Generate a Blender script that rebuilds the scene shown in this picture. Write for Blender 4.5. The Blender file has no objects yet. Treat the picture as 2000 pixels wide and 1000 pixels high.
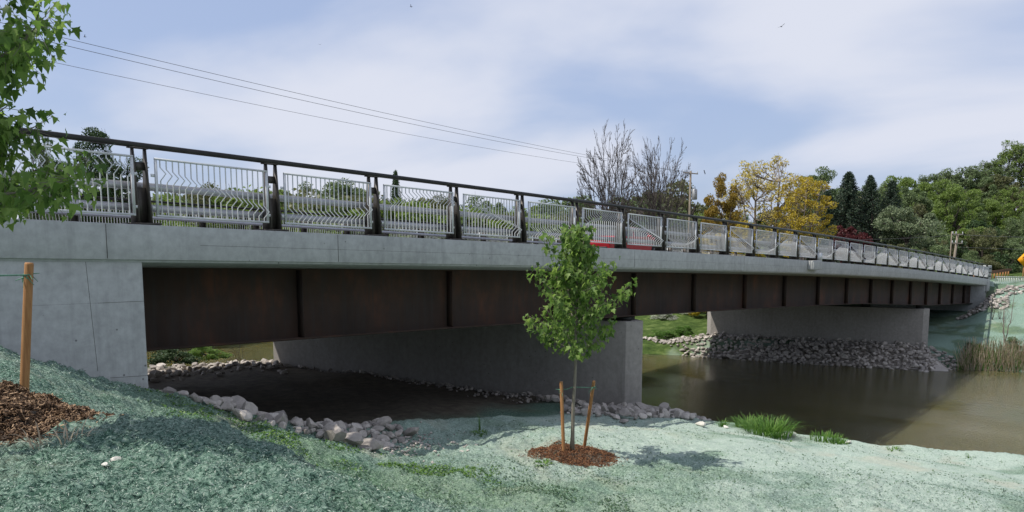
import bpy, math, random
import numpy as np
from math import sin, cos, pi, radians, atan, sqrt
random.seed(7); rng = np.random.default_rng(7)
S = bpy.context.scene
COL = S.collection
# ------------------------------------------------------------------ camera
FPX = 1495.0; HY = 485.0; TP = 0.11; VX = 2287.0
PHI = atan(TP); PPY = HY + FPX * TP
TH = atan((VX - 1000) / (FPX / cos(PHI)))
CP = np.array([0., 0., 9.])
cF0 = np.array([cos(TH), sin(TH), 0]); cR = np.array([sin(TH), -cos(TH), 0]); cZ = np.array([0, 0, 1.])
cF = cF0 * cos(PHI) - cZ * sin(PHI); cU = cZ * cos(PHI) + cF0 * sin(PHI)
def ray(px, py): return cF + cR * (px - 1000) / FPX + cU * (PPY - py) / FPX
def aty(px, py, y): d = ray(px, py); return CP + d * (y / d[1])
def atz(px, py, z): d = ray(px, py); return CP + d * ((z - 9) / d[2])
def dep(px, py, D): d = ray(px, py); return CP + d * (D / (d @ cF0))
cam = bpy.data.objects.new('camera', bpy.data.cameras.new('camera')); COL.objects.link(cam)
cam.location = CP
cam.rotation_euler = (pi / 2 - PHI, 0, TH - pi / 2)
cam.data.sensor_width = 36; cam.data.lens = 36 * FPX / 2000
cam.data.shift_y = (PPY - 500) / 2000
cam.data.clip_end = 3000; cam.data.clip_start = 0.1
S.camera = cam
S.view_settings.view_transform = 'Standard'; S.view_settings.look = 'None'
S.view_settings.exposure = 0.22; S.view_settings.gamma = 1
# ------------------------------------------------------------------ sky and sun
SUN_EL = radians(58); SD = np.array([-0.77 * cos(SUN_EL), 0.64 * cos(SUN_EL), sin(SUN_EL)])
W = bpy.data.worlds.new('World'); S.world = W; W.use_nodes = True
nt = W.node_tree; nt.nodes.clear()
def N(nt, t, **k):
    n = nt.nodes.new(t)
    for a, v in k.items(): setattr(n, a, v)
    return n
sky = N(nt, 'ShaderNodeTexSky', sky_type='NISHITA', sun_disc=False)
sky.sun_elevation = SUN_EL; sky.sun_rotation = math.atan2(SD[0], SD[1])
sky.air_density = 1.0; sky.dust_density = 1.5; sky.ozone_density = 1.0
bg = N(nt, 'ShaderNodeBackground'); bg.inputs[1].default_value = 0.092
out = N(nt, 'ShaderNodeOutputWorld')
tc = N(nt, 'ShaderNodeTexCoord'); sp = N(nt, 'ShaderNodeSeparateXYZ')
nt.links.new(tc.outputs['Generated'], sp.inputs[0])
mx = N(nt, 'ShaderNodeMath', operation='MAXIMUM'); nt.links.new(sp.outputs[2], mx.inputs[0]); mx.inputs[1].default_value = 0.0
ad = N(nt, 'ShaderNodeMath', operation='ADD'); nt.links.new(mx.outputs[0], ad.inputs[0]); ad.inputs[1].default_value = 0.22
dx = N(nt, 'ShaderNodeMath', operation='DIVIDE'); dy = N(nt, 'ShaderNodeMath', operation='DIVIDE')
nt.links.new(sp.outputs[0], dx.inputs[0]); nt.links.new(ad.outputs[0], dx.inputs[1])
nt.links.new(sp.outputs[1], dy.inputs[0]); nt.links.new(ad.outputs[0], dy.inputs[1])
cb = N(nt, 'ShaderNodeCombineXYZ'); nt.links.new(dx.outputs[0], cb.inputs[0]); nt.links.new(dy.outputs[0], cb.inputs[1])
mp = N(nt, 'ShaderNodeMapping'); nt.links.new(cb.outputs[0], mp.inputs[0]); mp.inputs['Rotation'].default_value = (0, 0, 0.75); mp.inputs['Scale'].default_value = (1.1, 0.7, 1); mp.inputs['Location'].default_value = (1.2, 0.35, 0)
n1 = N(nt, 'ShaderNodeTexNoise'); n1.inputs['Scale'].default_value = 0.9; n1.inputs['Detail'].default_value = 6; n1.inputs['Roughness'].default_value = 0.45; n1.inputs['Distortion'].default_value = 0.35
nt.links.new(mp.outputs[0], n1.inputs['Vector'])
cr = N(nt, 'ShaderNodeMapRange'); cr.inputs['From Min'].default_value = 0.38; cr.inputs['From Max'].default_value = 0.60; cr.inputs['To Min'].default_value = 0.0; cr.inputs['To Max'].default_value = 0.95
cr.interpolation_type = 'SMOOTHSTEP'
nt.links.new(n1.outputs[0], cr.inputs[0])
# a thin veil everywhere, thicker clouds by noise
veil = N(nt, 'ShaderNodeMix', data_type='RGBA'); veil.inputs[0].default_value = 0.6
nt.links.new(sky.outputs[0], veil.inputs[6]); veil.inputs[7].default_value = (4.7, 5.7, 8.4, 1)
mix = N(nt, 'ShaderNodeMix', data_type='RGBA')
nt.links.new(cr.outputs[0], mix.inputs[0]); nt.links.new(veil.outputs[2], mix.inputs[6]); mix.inputs[7].default_value = (6.9, 7.2, 8.2, 1)
nt.links.new(mix.outputs[2], bg.inputs[0]); nt.links.new(bg.outputs[0], out.inputs[0])
sl = bpy.data.lights.new('sun', 'SUN'); sl.energy = 4.2; sl.angle = radians(0.5); sl.color = (1, 0.95, 0.87)
so = bpy.data.objects.new('sun', sl); COL.objects.link(so)
from mathutils import Vector, Matrix, noise
so.rotation_euler = Vector(SD).to_track_quat('Z', 'Y').to_euler(); so.location = (0, 0, 60)
S.render.engine = 'CYCLES'

# ------------------------------------------------------------------ helpers
class MB:
    """collects numpy vertices and faces"""
    def __init__(s): s.v = []; s.f = []; s.n = 0
    def add(s, v, f):
        v = np.asarray(v, float).reshape(-1, 3); s.v.append(v)
        f = np.asarray(f, int); s.f.append(f + s.n); s.n += len(v); return s
    def box(s, c, d, rz=0, axes=None, bev=0):
        x, y, z = np.array(d) / 2
        P = np.array([[a * x, b * y, e * z] for a in (-1, 1) for b in (-1, 1) for e in (-1, 1)])
        if axes is not None: P = P @ np.array(axes)
        elif rz: P = P @ np.array([[cos(rz), sin(rz), 0], [-sin(rz), cos(rz), 0], [0, 0, 1]])
        return s.add(P + np.array(c), [[0, 1, 3, 2], [4, 6, 7, 5], [0, 4, 5, 1], [2, 3, 7, 6], [0, 2, 6, 4], [1, 5, 7, 3]])
    def prism(s, poly, z0, z1):
        n = len(poly); z0 = np.broadcast_to(z0, n); z1 = np.broadcast_to(z1, n)
        P = [(p[0], p[1], a) for p, a in zip(poly, z0)] + [(p[0], p[1], a) for p, a in zip(poly, z1)]
        s.add(P, [[i, (i + 1) % n, (i + 1) % n + n, i + n] for i in range(n)])
        s.caps = getattr(s, 'caps', []); b = s.n - 2 * n
        s.caps += [[b + i for i in range(n)][::-1], [b + n + i for i in range(n)]]
        return s
    def sweep(s, prof, path, up=None, close=True, caps=True):
        """prof: list of (y,z) offsets; path rows: 3D points running along x"""
        prof = np.array(prof, float); path = np.array(path, float); m = len(prof); k = len(path)
        P = np.concatenate([np.c_[np.full(m, p[0]), p[1] + prof[:, 0], p[2] + prof[:, 1]] for p in path])
        f = [[i * m + j, i * m + (j + 1) % m, (i + 1) * m + (j + 1) % m, (i + 1) * m + j] for i in range(k - 1) for j in range(m if close else m - 1)]
        b = s.n; s.add(P, f)
        if caps and close: s.caps = getattr(s, 'caps', []); s.caps += [[b + j for j in range(m)][::-1], [b + (k - 1) * m + j for j in range(m)]]
        return s
    def tubes(s, p0, p1, r0, r1, k=4):
        p0 = np.asarray(p0, float).reshape(-1, 3); p1 = np.asarray(p1, float).reshape(-1, 3); n = len(p0)
        if n == 0: return s
        r0 = np.broadcast_to(r0, n); r1 = np.broadcast_to(r1, n)
        d = p1 - p0; L = np.linalg.norm(d, axis=1, keepdims=True); d = d / np.maximum(L, 1e-9)
        a = np.where(np.abs(d[:, 2:3]) < .9, np.array([[0, 0, 1.]]), np.array([[1., 0, 0]]))
        u = np.cross(a, d); u /= np.linalg.norm(u, axis=1, keepdims=True); w = np.cross(d, u)
        an = np.arange(k) * 2 * pi / k
        off = u[:, None] * np.cos(an)[None, :, None] + w[:, None] * np.sin(an)[None, :, None]
        V = np.concatenate([p0[:, None] + off * r0[:, None, None], p1[:, None] + off * r1[:, None, None]], axis=1).reshape(-1, 3)
        j = np.arange(k); q = np.stack([j, (j + 1) % k, (j + 1) % k + k, j + k], 1)
        Fc = (q[None] + (np.arange(n) * 2 * k)[:, None, None]).reshape(-1, 4)
        return s.add(V, Fc)
    def path(s, pts, r, k=6):
        pts = np.array(pts, float); r = np.broadcast_to(r, len(pts)); n = len(pts)
        T = np.gradient(pts, axis=0); T /= np.linalg.norm(T, axis=1, keepdims=True)
        V = []
        ref = np.array([0, 0, 1.]) if abs(T[0][2]) < .9 else np.array([1., 0, 0])
        for i in range(n):
            u = np.cross(ref, T[i]); u /= np.linalg.norm(u); w = np.cross(T[i], u)
            for j in range(k):
                a = 2 * pi * j / k; V.append(pts[i] + (u * cos(a) + w * sin(a)) * r[i])
        f = [[i * k + j, i * k + (j + 1) % k, (i + 1) * k + (j + 1) % k, (i + 1) * k + j] for i in range(n - 1) for j in range(k)]
        b = s.n; s.add(V, f); s.caps = getattr(s, 'caps', []); s.caps += [[b + j for j in range(k)][::-1], [b + (n - 1) * k + j for j in range(k)]]
        return s
    def mesh(s, name, smooth=False, bevel=0):
        me = bpy.data.meshes.new(name)
        V = np.concatenate(s.v); caps = getattr(s, 'caps', [])
        loops = []; starts = []; tot = []; p = 0
        for f in s.f:
            if f.size == 0: continue
            k = f.shape[1]; loops.append(f.ravel()); starts.append(p + np.arange(len(f)) * k); tot.append(np.full(len(f), k)); p += f.size
        for c in caps: loops.append(np.array(c)); starts.append(np.array([p])); tot.append(np.array([len(c)])); p += len(c)
        loops = np.concatenate(loops); starts = np.concatenate(starts); tot = np.concatenate(tot)
        me.vertices.add(len(V)); me.vertices.foreach_set('co', V.ravel().astype(np.float32))
        me.loops.add(len(loops)); me.loops.foreach_set('vertex_index', loops.astype(np.int32))
        me.polygons.add(len(starts)); me.polygons.foreach_set('loop_start', starts.astype(np.int32)); me.polygons.foreach_set('loop_total', tot.astype(np.int32))
        if smooth: me.polygons.foreach_set('use_smooth', np.ones(len(starts), bool))
        me.update(calc_edges=True); me.validate()
        return me
    def build(s, name, mat, parent=None, smooth=False, bevel=0, **kw):
        return link(name, s.mesh(name, smooth), mat, parent, bevel=bevel, **kw)
def link(name, me, mat, parent=None, loc=None, rot=None, scale=None, bevel=0, **tags):
    o = bpy.data.objects.new(name, me); COL.objects.link(o)
    if mat is not None and (len(me.materials) == 0): me.materials.append(mat)
    if parent is not None: o.parent = parent
    if loc is not None: o.location = loc
    if rot is not None: o.rotation_euler = rot
    if scale is not None: o.scale = scale
    if bevel:
        b = o.modifiers.new('bevel', 'BEVEL'); b.width = bevel; b.segments = 2; b.limit_method = 'ANGLE'
    for k, v in tags.items():
        if v: o[k] = v
    return o
def empty(name, loc, label=None, category=None, group=None, rz=0):
    o = bpy.data.objects.new(name, None); COL.objects.link(o); o.location = loc; o.rotation_euler = (0, 0, rz); o.empty_display_size = .2
    if label: o['label'] = label
    if category: o['category'] = category
    if group: o['group'] = group
    return o
# ------------------------------------------------------------------ materials
def ramp(nt, fac, stops):
    r = N(nt, 'ShaderNodeValToRGB'); e = r.color_ramp.elements
    while len(e) < len(stops): e.new(0.5)
    for i, (p, c) in enumerate(stops): e[i].position = p; e[i].color = (*c, 1)
    nt.links.new(fac, r.inputs[0]); return r.outputs[0]
def noise_n(nt, vec, scale, detail=4, rough=.55, dist=0):
    n = N(nt, 'ShaderNodeTexNoise'); n.inputs['Scale'].default_value = scale; n.inputs['Detail'].default_value = detail
    n.inputs['Roughness'].default_value = rough; n.inputs['Distortion'].default_value = dist
    if vec is not None: nt.links.new(vec, n.inputs['Vector'])
    return n.outputs[0]
def mixc(nt, fac, a, b, mode='MIX'):
    m = N(nt, 'ShaderNodeMix', data_type='RGBA', blend_type=mode)
    for i, x in ((0, fac), (6, a), (7, b)):
        if hasattr(x, 'links') or hasattr(x, 'is_linked'): nt.links.new(x, m.inputs[i])
        elif isinstance(x, (int, float)): m.inputs[i].default_value = x
        else: m.inputs[i].default_value = (*x, 1)
    return m.outputs[2]
def mrange(nt, v, a, b, c=0, d=1):
    m = N(nt, 'ShaderNodeMapRange'); nt.links.new(v, m.inputs[0])
    for i, x in enumerate((a, b, c, d)): m.inputs[i + 1].default_value = x
    return m.outputs[0]
def scaled(nt, vec, s, rot=None):
    m = N(nt, 'ShaderNodeMapping'); nt.links.new(vec, m.inputs[0]); m.inputs['Scale'].default_value = s
    if rot: m.inputs['Rotation'].default_value = rot
    return m.outputs[0]
def mrange_mul(nt, h, mask):
    k = N(nt, 'ShaderNodeMath', operation='MULTIPLY'); nt.links.new(h, k.inputs[0]); nt.links.new(mrange(nt, mask, .42, .54, .2, 1.3), k.inputs[1]); return k.outputs[0]
def bump(nt, h, strength, dist, normal=None):
    b = N(nt, 'ShaderNodeBump'); b.inputs['Strength'].default_value = strength; b.inputs['Distance'].default_value = dist
    nt.links.new(h, b.inputs['Height'])
    if normal: nt.links.new(normal, b.inputs['Normal'])
    return b.outputs[0]
def newmat(name):
    m = bpy.data.materials.new(name); m.use_nodes = True; nt = m.node_tree
    bs = nt.nodes['Principled BSDF']; bs.inputs['Specular IOR Level'].default_value = 0.3
    g = N(nt, 'ShaderNodeNewGeometry'); return m, nt, bs, g.outputs['Position'], g
def simple(name, c1, c2, scale=3, rough=.7, metal=0, bs_=0.2, bd=.01, spec=.3, stretch=None, isl=0):
    m, nt, bs, pos, g = newmat(name)
    tcn = N(nt, 'ShaderNodeTexCoord'); v = tcn.outputs['Object']
    if stretch: v = scaled(nt, v, stretch)
    n = noise_n(nt, v, scale, 6, .6)
    c = ramp(nt, n, [(.3, c1), (.7, c2)])
    if isl:
        c = mixc(nt, isl, c, ramp(nt, g.outputs['Random Per Island'], [(0, [x * .6 for x in c1]), (1, [min(1, x * 1.3) for x in c2])]))
    nt.links.new(c, bs.inputs['Base Color']); bs.inputs['Roughness'].default_value = rough; bs.inputs['Metallic'].default_value = metal
    bs.inputs['Specular IOR Level'].default_value = spec
    if bs_: nt.links.new(bump(nt, n, bs_, bd), bs.inputs['Normal'])
    return m
def concrete(name, base=(.40, .41, .39), stain=.5, drip=True):
    m, nt, bs, pos, g = newmat(name)
    big = noise_n(nt, pos, .7, 6, .6); mid = noise_n(nt, pos, 6, 6, .65); fine = noise_n(nt, pos, 60, 3, .7)
    v = noise_n(nt, scaled(nt, pos, (2.2, 2.2, .18)), 2.2, 5, .6)
    c = ramp(nt, big, [(.3, [x * .80 for x in base]), (.7, [x * 1.1 for x in base])])
    c = mixc(nt, .5, c, ramp(nt, mid, [(.35, [x * .7 for x in base]), (.65, [x * 1.12 for x in base])]))
    c = mixc(nt, mrange(nt, v, .52, .75, 0, stain), c, [x * .55 for x in base])
    sc_ = noise_n(nt, scaled(nt, pos, (1, 1, .6)), 1.9, 8, .75, 1.2); c = mixc(nt, mrange(nt, sc_, .55, .66, 0, .35), c, [x * 1.25 for x in base])
    # bug holes
    vo = N(nt, 'ShaderNodeTexVoronoi'); nt.links.new(pos, vo.inputs['Vector']); vo.inputs['Scale'].default_value = 3.1
    h = mrange(nt, vo.outputs['Distance'], .03, .075, 1, 0)
    c = mixc(nt, h, c, [x * .3 for x in base])
    nt.links.new(c, bs.inputs['Base Color']); bs.inputs['Roughness'].default_value = .85
    nt.links.new(bump(nt, fine, .25, .004, bump(nt, mid, .35, .008)), bs.inputs['Normal'])
    return m
M = {}
M['concrete'] = concrete('pale_concrete', (.40, .41, .40))
M['pier'] = concrete('pier_concrete', (.31, .29, .265), .35)
M['road'] = simple('asphalt', (.04, .04, .04), (.07, .07, .068), 20, .9)
# weathering steel
m, nt, bs, pos, g = newmat('weathering_steel')
a = noise_n(nt, scaled(nt, pos, (.8, .8, .5)), 1.4, 6, .6); b = noise_n(nt, scaled(nt, pos, (5, 5, .35)), 2, 5, .6); f_ = noise_n(nt, pos, 40, 3, .6)
c = ramp(nt, a, [(.32, (.024, .017, .013)), (.54, (.044, .025, .017)), (.76, (.10, .04, .022))])
c = mixc(nt, mrange(nt, b, .46, .66, 0, .7), c, (.035, .028, .024)); nt.links.new(c, bs.inputs['Base Color']); bs.inputs['Roughness'].default_value = .8
nt.links.new(bump(nt, f_, .2, .003), bs.inputs['Normal']); M['steel'] = m
M['post'] = simple('dark_bronze_steel', (.045, .04, .035), (.085, .075, .065), 6, .45, .3, .1)
M['rail'] = simple('dark_rail', (.022, .021, .02), (.04, .038, .035), 4, .35, .4, .05)
M['galv'] = simple('light_grey_steel', (.52, .53, .54), (.66, .67, .67), 9, .4, .25, .05)
M['tube'] = simple('grey_tube_steel', (.34, .345, .37), (.44, .445, .47), 5, .4, .5, .05)
M['wood'] = simple('stake_wood', (.26, .12, .045), (.42, .22, .09), 5, .75, 0, .4, .004, stretch=(8, 8, .6))
M['bark'] = simple('young_bark', (.13, .115, .09), (.27, .24, .19), 8, .85, 0, .5, .006, stretch=(4, 4, .7))
M['oldbark'] = simple('old_bark', (.035, .028, .025), (.085, .07, .06), 3, .9, 0, .5, .03)
M['twig'] = simple('grey_twig_bark', (.06, .05, .048), (.13, .11, .10), 3, .9, 0, 0)
M['paleb'] = simple('pale_bark', (.16, .13, .11), (.30, .26, .22), 3, .9, 0, .3, .03)
M['rope'] = simple('green_rope', (.05, .16, .10), (.16, .32, .22), 20, .8)
M['red'] = simple('red_paint', (.36, .012, .02), (.40, .018, .026), 3, .22, .0, 0, spec=.6)
M['glass'] = simple('dark_glass', (.02, .022, .025), (.03, .032, .035), 3, .06, .0, 0, spec=.8)
M['rubber'] = simple('rubber', (.015, .015, .015), (.025, .025, .025), 9, .8)
M['chrome'] = simple('wheel_alloy', (.4, .4, .42), (.5, .5, .52), 3, .3, .9, 0)
M['black'] = simple('black_trim', (.012, .012, .012), (.02, .02, .02), 5, .5)
M['lamp'] = simple('lamp_glass', (.55, .55, .55), (.7, .7, .7), 5, .1, .1, 0, spec=.7)
M['pole'] = simple('pole_wood', (.16, .13, .10), (.28, .24, .19), 3, .85, 0, .3, .01, stretch=(4, 4, .5))
M['zinc'] = simple('grey_zinc', (.32, .33, .34), (.42, .43, .44), 3, .5, .3, 0)
M['yellow'] = simple('yellow_sign', (.85, .36, .01), (.9, .40, .015), 2, .5, 0, 0)
M['rust'] = simple('rusted_rail', (.12, .06, .035), (.22, .11, .07), 3, .8)
M['bird'] = simple('dark_feathers', (.02, .02, .022), (.05, .05, .055), 20, .8)
M['wire'] = simple('wire_metal', (.10, .10, .11), (.14, .14, .15), 5, .6)
def stone_mat(name, c1, c2, c3):
    m, nt, bs, pos, g = newmat(name)
    oi = N(nt, 'ShaderNodeObjectInfo'); ad = N(nt, 'ShaderNodeMath', operation='ADD'); nt.links.new(oi.outputs['Random'], ad.inputs[0]); nt.links.new(g.outputs['Random Per Island'], ad.inputs[1])
    fr = N(nt, 'ShaderNodeMath', operation='FRACT'); nt.links.new(ad.outputs[0], fr.inputs[0])
    c = ramp(nt, fr.outputs[0], [(0, c1), (.5, c2), (1, c3)])
    n = noise_n(nt, pos, 9, 6, .65); c = mixc(nt, mrange(nt, n, .4, .7, 0, .45), c, [x * .5 for x in c1])
    nt.links.new(c, bs.inputs['Base Color']); bs.inputs['Roughness'].default_value = .9
    nt.links.new(bump(nt, noise_n(nt, pos, 22, 5, .7), .6, .012), bs.inputs['Normal']); return m
M['stone'] = stone_mat('limestone', (.26, .235, .215), (.42, .38, .34), (.56, .51, .46))
M['wstone'] = stone_mat('white_stone', (.52, .50, .44), (.62, .60, .54), (.68, .66, .6))
def chips(name, cols, trans=0):
    m, nt, bs, pos, g = newmat(name)
    k = len(cols) - 1
    c = ramp(nt, g.outputs['Random Per Island'], [(i / k, c) for i, c in enumerate(cols)])
    nt.links.new(c, bs.inputs['Base Color']); bs.inputs['Roughness'].default_value = .85
    if trans:
        tr = N(nt, 'ShaderNodeBsdfTranslucent'); ms = N(nt, 'ShaderNodeMixShader'); ms.inputs[0].default_value = trans
        hs = N(nt, 'ShaderNodeHueSaturation'); hs.inputs['Value'].default_value = 1.5; hs.inputs['Saturation'].default_value = 1.1; nt.links.new(c, hs.inputs['Color'])
        nt.links.new(hs.outputs[0], tr.inputs[0]); o = nt.nodes['Material Output']
        nt.links.new(bs.outputs[0], ms.inputs[1]); nt.links.new(tr.outputs[0], ms.inputs[2]); nt.links.new(ms.outputs[0], o.inputs[0])
    return m
def leafmat(name, cols, trans=.35):
    m = chips(name, cols, trans); nt = m.node_tree; bs = nt.nodes['Principled BSDF']
    bs.inputs['Roughness'].default_value = .5; bs.inputs['Specular IOR Level'].default_value = .25
    return m
M['maple'] = leafmat('maple_leaf', [(.05, .095, .022), (.11, .19, .045), (.23, .32, .09), (.15, .235, .06), (.08, .15, .035)], .45)
M['lf_dark'] = leafmat('pine_leaf', [(.028, .055, .022), (.05, .09, .032), (.075, .12, .045)], .1)
M['lf_spruce'] = leafmat('spruce_leaf', [(.02, .036, .024), (.036, .06, .038), (.06, .088, .05)], .1)
M['lf_mid'] = leafmat('green_leaf', [(.085, .12, .055), (.135, .185, .08), (.20, .26, .12)], .3)
M['lf_lime'] = leafmat('lime_leaf', [(.10, .155, .04), (.16, .225, .055), (.21, .28, .08)], .35)
M['lf_olive'] = leafmat('olive_leaf', [(.08, .09, .04), (.125, .135, .058), (.18, .185, .09)], .3)
M['lf_pale'] = leafmat('pale_leaf', [(.10, .14, .07), (.16, .20, .11), (.24, .28, .17)], .3)
M['lf_yellow'] = leafmat('yellow_leaf', [(.26, .21, .03), (.42, .33, .04), (.55, .44, .09)], .35)
M['lf_paleyellow'] = leafmat('pale_yellow_leaf', [(.30, .25, .06), (.46, .38, .09), (.58, .50, .18), (.38, .30, .05)], .35)
M['lf_orange'] = leafmat('orange_leaf', [(.17, .12, .03), (.26, .18, .035), (.36, .26, .05)], .3)
M['lf_maroon'] = leafmat('maroon_leaf', [(.06, .015, .018), (.10, .025, .028), (.13, .04, .04)], .25)
M['blossom'] = leafmat('white_blossom', [(.40, .42, .36), (.6, .6, .55), (.2, .26, .14)], .3)
M['grass'] = leafmat('grass_blade', [(.05, .12, .02), (.09, .19, .035), (.16, .26, .06)], .3)
M['reed'] = leafmat('dry_reed', [(.26, .20, .13), (.42, .34, .24), (.55, .47, .35)], .2)
M['mulchchip'] = chips('bark_mulch_chips', [(.05, .022, .012), (.13, .055, .025), (.22, .10, .045), (.34, .18, .09)])
M['mulchwood'] = chips('wood_mulch_chips', [(.05, .03, .02), (.14, .085, .05), (.22, .14, .08), (.42, .29, .18)])
M['hydro'] = chips('dyed_mulch_fibre', [(.010, .026, .019), (.035, .08, .058), (.09, .16, .12), (.18, .27, .21), (.28, .36, .30), (.40, .44, .38)])
M['darkweed'] = leafmat('dark_sprout_leaf', [(.03, .07, .035), (.06, .115, .055), (.11, .18, .09)], .2)
M['weed'] = leafmat('seedling_leaf', [(.05, .13, .03), (.10, .20, .04), (.17, .27, .06)], .3)

# ------------------------------------------------------------------ terrain
def smooth(a, b, x): t = np.clip((x - a) / (b - a), 0, 1); return t * t * (3 - 2 * t)
DZc = np.polyfit([-10, 5.9, 15.9, 30.9, 51, 66.3, 87], [9.72, 9.42, 9.15, 8.62, 7.87, 7.16, 6.02], 3)
def DZ(x): return np.polyval(DZc, x)
def terr(x, y, detail=True):
    x = np.asarray(x, float); y = np.asarray(y, float)
    sh_ = np.minimum(.6 * np.maximum(13.2 - y, 0), 3.0) * smooth(1.2, 6, x) * smooth(14.5, 9, x)
    P = np.interp(x + sh_, [-60, -3, 0, 1.5, 2.6, 3.7, 4.73, 5.9, 7.6, 8.9, 10.2, 13.4, 17, 20.5, 23.1], [8.2, 7.9, 7.75, 7.7, 7.72, 7.55, 7.12, 6.64, 6.0, 5.55, 5.17, 4.75, 4.25, 3.75, 3.35])
    # near bank: closer to the river than the crest line the ground drops to the water
    xc = np.interp(y, [-60, -10, 2.8, 6.3, 10.6, 14], [27, 26.5, 24.8, 23.6, 22.9, 23.2])
    near = np.where(x > xc, np.interp(x - xc, [0, .4, 5, 8, 14], [0, -.06, -3.6, -4.6, -6.0]) + np.interp(xc, [20, 23.1, 27], [3.8, 3.35, 2.9]), P)
    near = np.where(x > xc, near, P)
    fl = np.interp(x, [-20, 5, 12, 17, 21, 23, 25, 28, 34], [4.6, 4.35, 4.15, 3.95, 3.6, 3.25, 1.9, -.6, -2.5])
    t = smooth(12.6, 15.6, y - .0 * x)
    west = near * (1 - t) + fl * t
    # north of the bridge the west bank
    xn = np.interp(y, [30, 34, 40, 60, 100, 200, 400], [25, 18, 17.5, 21, 18, -10, -120])
    wn = np.interp(x - xn, [-80, -14, -6, -2, 0, 3, 8], [7, 4.4, 3.9, 2.6, .0, -1.5, -2.2])
    t2 = smooth(31.0, 34.5, y); west = west * (1 - t2) + wn * t2
    # approach embankment left (behind the wing wall)
    ramp_ = smooth(13.2, 13.9, y) * smooth(32.2, 31.3, y)
    # east
    xs = np.interp(y, [-200, 0, 7.5, 13.9, 19.4, 27.7, 33, 60, 100, 200, 400], [78, 69, 66.3, 64.7, 64, 59.8, 57, 51, 44, 14, -95])
    u = x - xs
    es = np.interp(u, [-40, -6, -1, 0, 4, 12, 21, 40, 300], [-2.5, -1.8, -.25, .0, .9, 2.9, 5.3, 5.6, 5.6])
    eu = np.interp(u, [-40, -6, -1, 0, 1.6, 10, 22, 23, 300], [-2.5, -2, -.25, 0, 1.3, 1.9, 3.0, 5.6, 5.6])
    en = np.interp(u, [-40, -6, -1, 0, 1.5, 12, 30, 50, 300], [-2.5, -2, -.25, 0, .5, 1.6, 4.2, 5.2, 5.6])
    ta = smooth(11.5, 14.5, y); tb = smooth(29, 34, y)
    east = es * (1 - ta) + eu * ta * (1 - tb) + en * tb
    hill = smooth(108, 230, x + .12 * np.abs(y - 15)) * 10 * smooth(260, 60, y) * smooth(-250, -60, y)
    east = east + hill
    h = np.where(x < np.interp(y, [30, 60, 100, 200, 400], [42, 36, 31, 2, -107]), west, east)
    h = h + smooth(70, 160, y) * 4 * smooth(-30, 20, h * 20)
    return h
def fbm(x, y, s, o=4, seed=0):
    r = np.zeros_like(x)
    g = np.random.default_rng(seed)
    for i in range(o):
        T = g.random((256, 256)); fx = x * s * 2 ** i + g.random() * 50; fy = y * s * 2 ** i + g.random() * 50
        ix = np.floor(fx).astype(int); iy = np.floor(fy).astype(int); tx = fx - ix; ty = fy - iy
        tx = tx * tx * (3 - 2 * tx); ty = ty * ty * (3 - 2 * ty)
        a = T[ix % 256, iy % 256]; b = T[(ix + 1) % 256, iy % 256]; c = T[ix % 256, (iy + 1) % 256]; d = T[(ix + 1) % 256, (iy + 1) % 256]
        r += ((a * (1 - tx) + b * tx) * (1 - ty) + (c * (1 - tx) + d * tx) * ty - .5) * .5 ** i
    return r
MOUNDS = [(12.75, 9.2, .90, .13), (1.62, 6.8, .92, .20)]
def height(x, y):
    x = np.asarray(x, float); y = np.asarray(y, float)
    h = terr(x, y)
    nearw = (1 - smooth(12.5, 14, y)) * (1 - smooth(26, 30, x))
    h = h + fbm(x, y, .5, 3, 3) * .22 * (1 - smooth(34, 60, x)) * (.3 + .7 * smooth(3, 7, np.hypot(x, y)))
    for mx_, my_, r, hh in MOUNDS:
        d = np.hypot(x - mx_, y - my_) / r; h = h + hh * (1 - smooth(0.15, 1.1, d))
    return h
def axis_pts(segs):
    o = []
    for a, b, st in segs: o += list(np.arange(a, b, st))
    return np.array(o)
gx = axis_pts([(-400, -60, 20), (-60, -8, 4), (-8, .4, .4), (.4, 14, .035), (14, 26.5, .06), (26.5, 34, .3), (34, 56, 2), (56, 92, .4), (92, 130, 3), (130, 260, 8), (260, 700, 40)])
gy = axis_pts([(-400, -60, 20), (-60, -8, 4), (-8, .5, .3), (.5, 13.6, .045), (13.6, 34, .25), (34, 64, 1), (64, 140, 4), (140, 300, 12), (300, 720, 40)])
X, Y = np.meshgrid(gx, gy, indexing='ij')
Hh = height(X, Y)
nearmask = ((X > .2) & (X < 26.5) & (Y > .3) & (Y < 14)).astype(float)
clump = smooth(22, 6, X)  # rough broken mulch near the wing wall, smoother further down
c1 = fbm(X, Y, 5.5, 3, 11); c2 = fbm(X, Y, 17, 2, 12); c0 = fbm(X, Y, 1.3, 3, 17)
Hh = Hh + nearmask * ((c1 * .075 + np.maximum(c2, -.1) * .05) * (.3 + .9 * clump) + c0 * .05)
nx, ny = len(gx), len(gy)
idx = np.arange(nx * ny).reshape(nx, ny)
Fq = np.stack([idx[:-1, :-1], idx[1:, :-1], idx[1:, 1:], idx[:-1, 1:]], -1).reshape(-1, 4)
mb = MB(); mb.add(np.stack([X, Y, Hh], -1).reshape(-1, 3), Fq)
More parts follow.
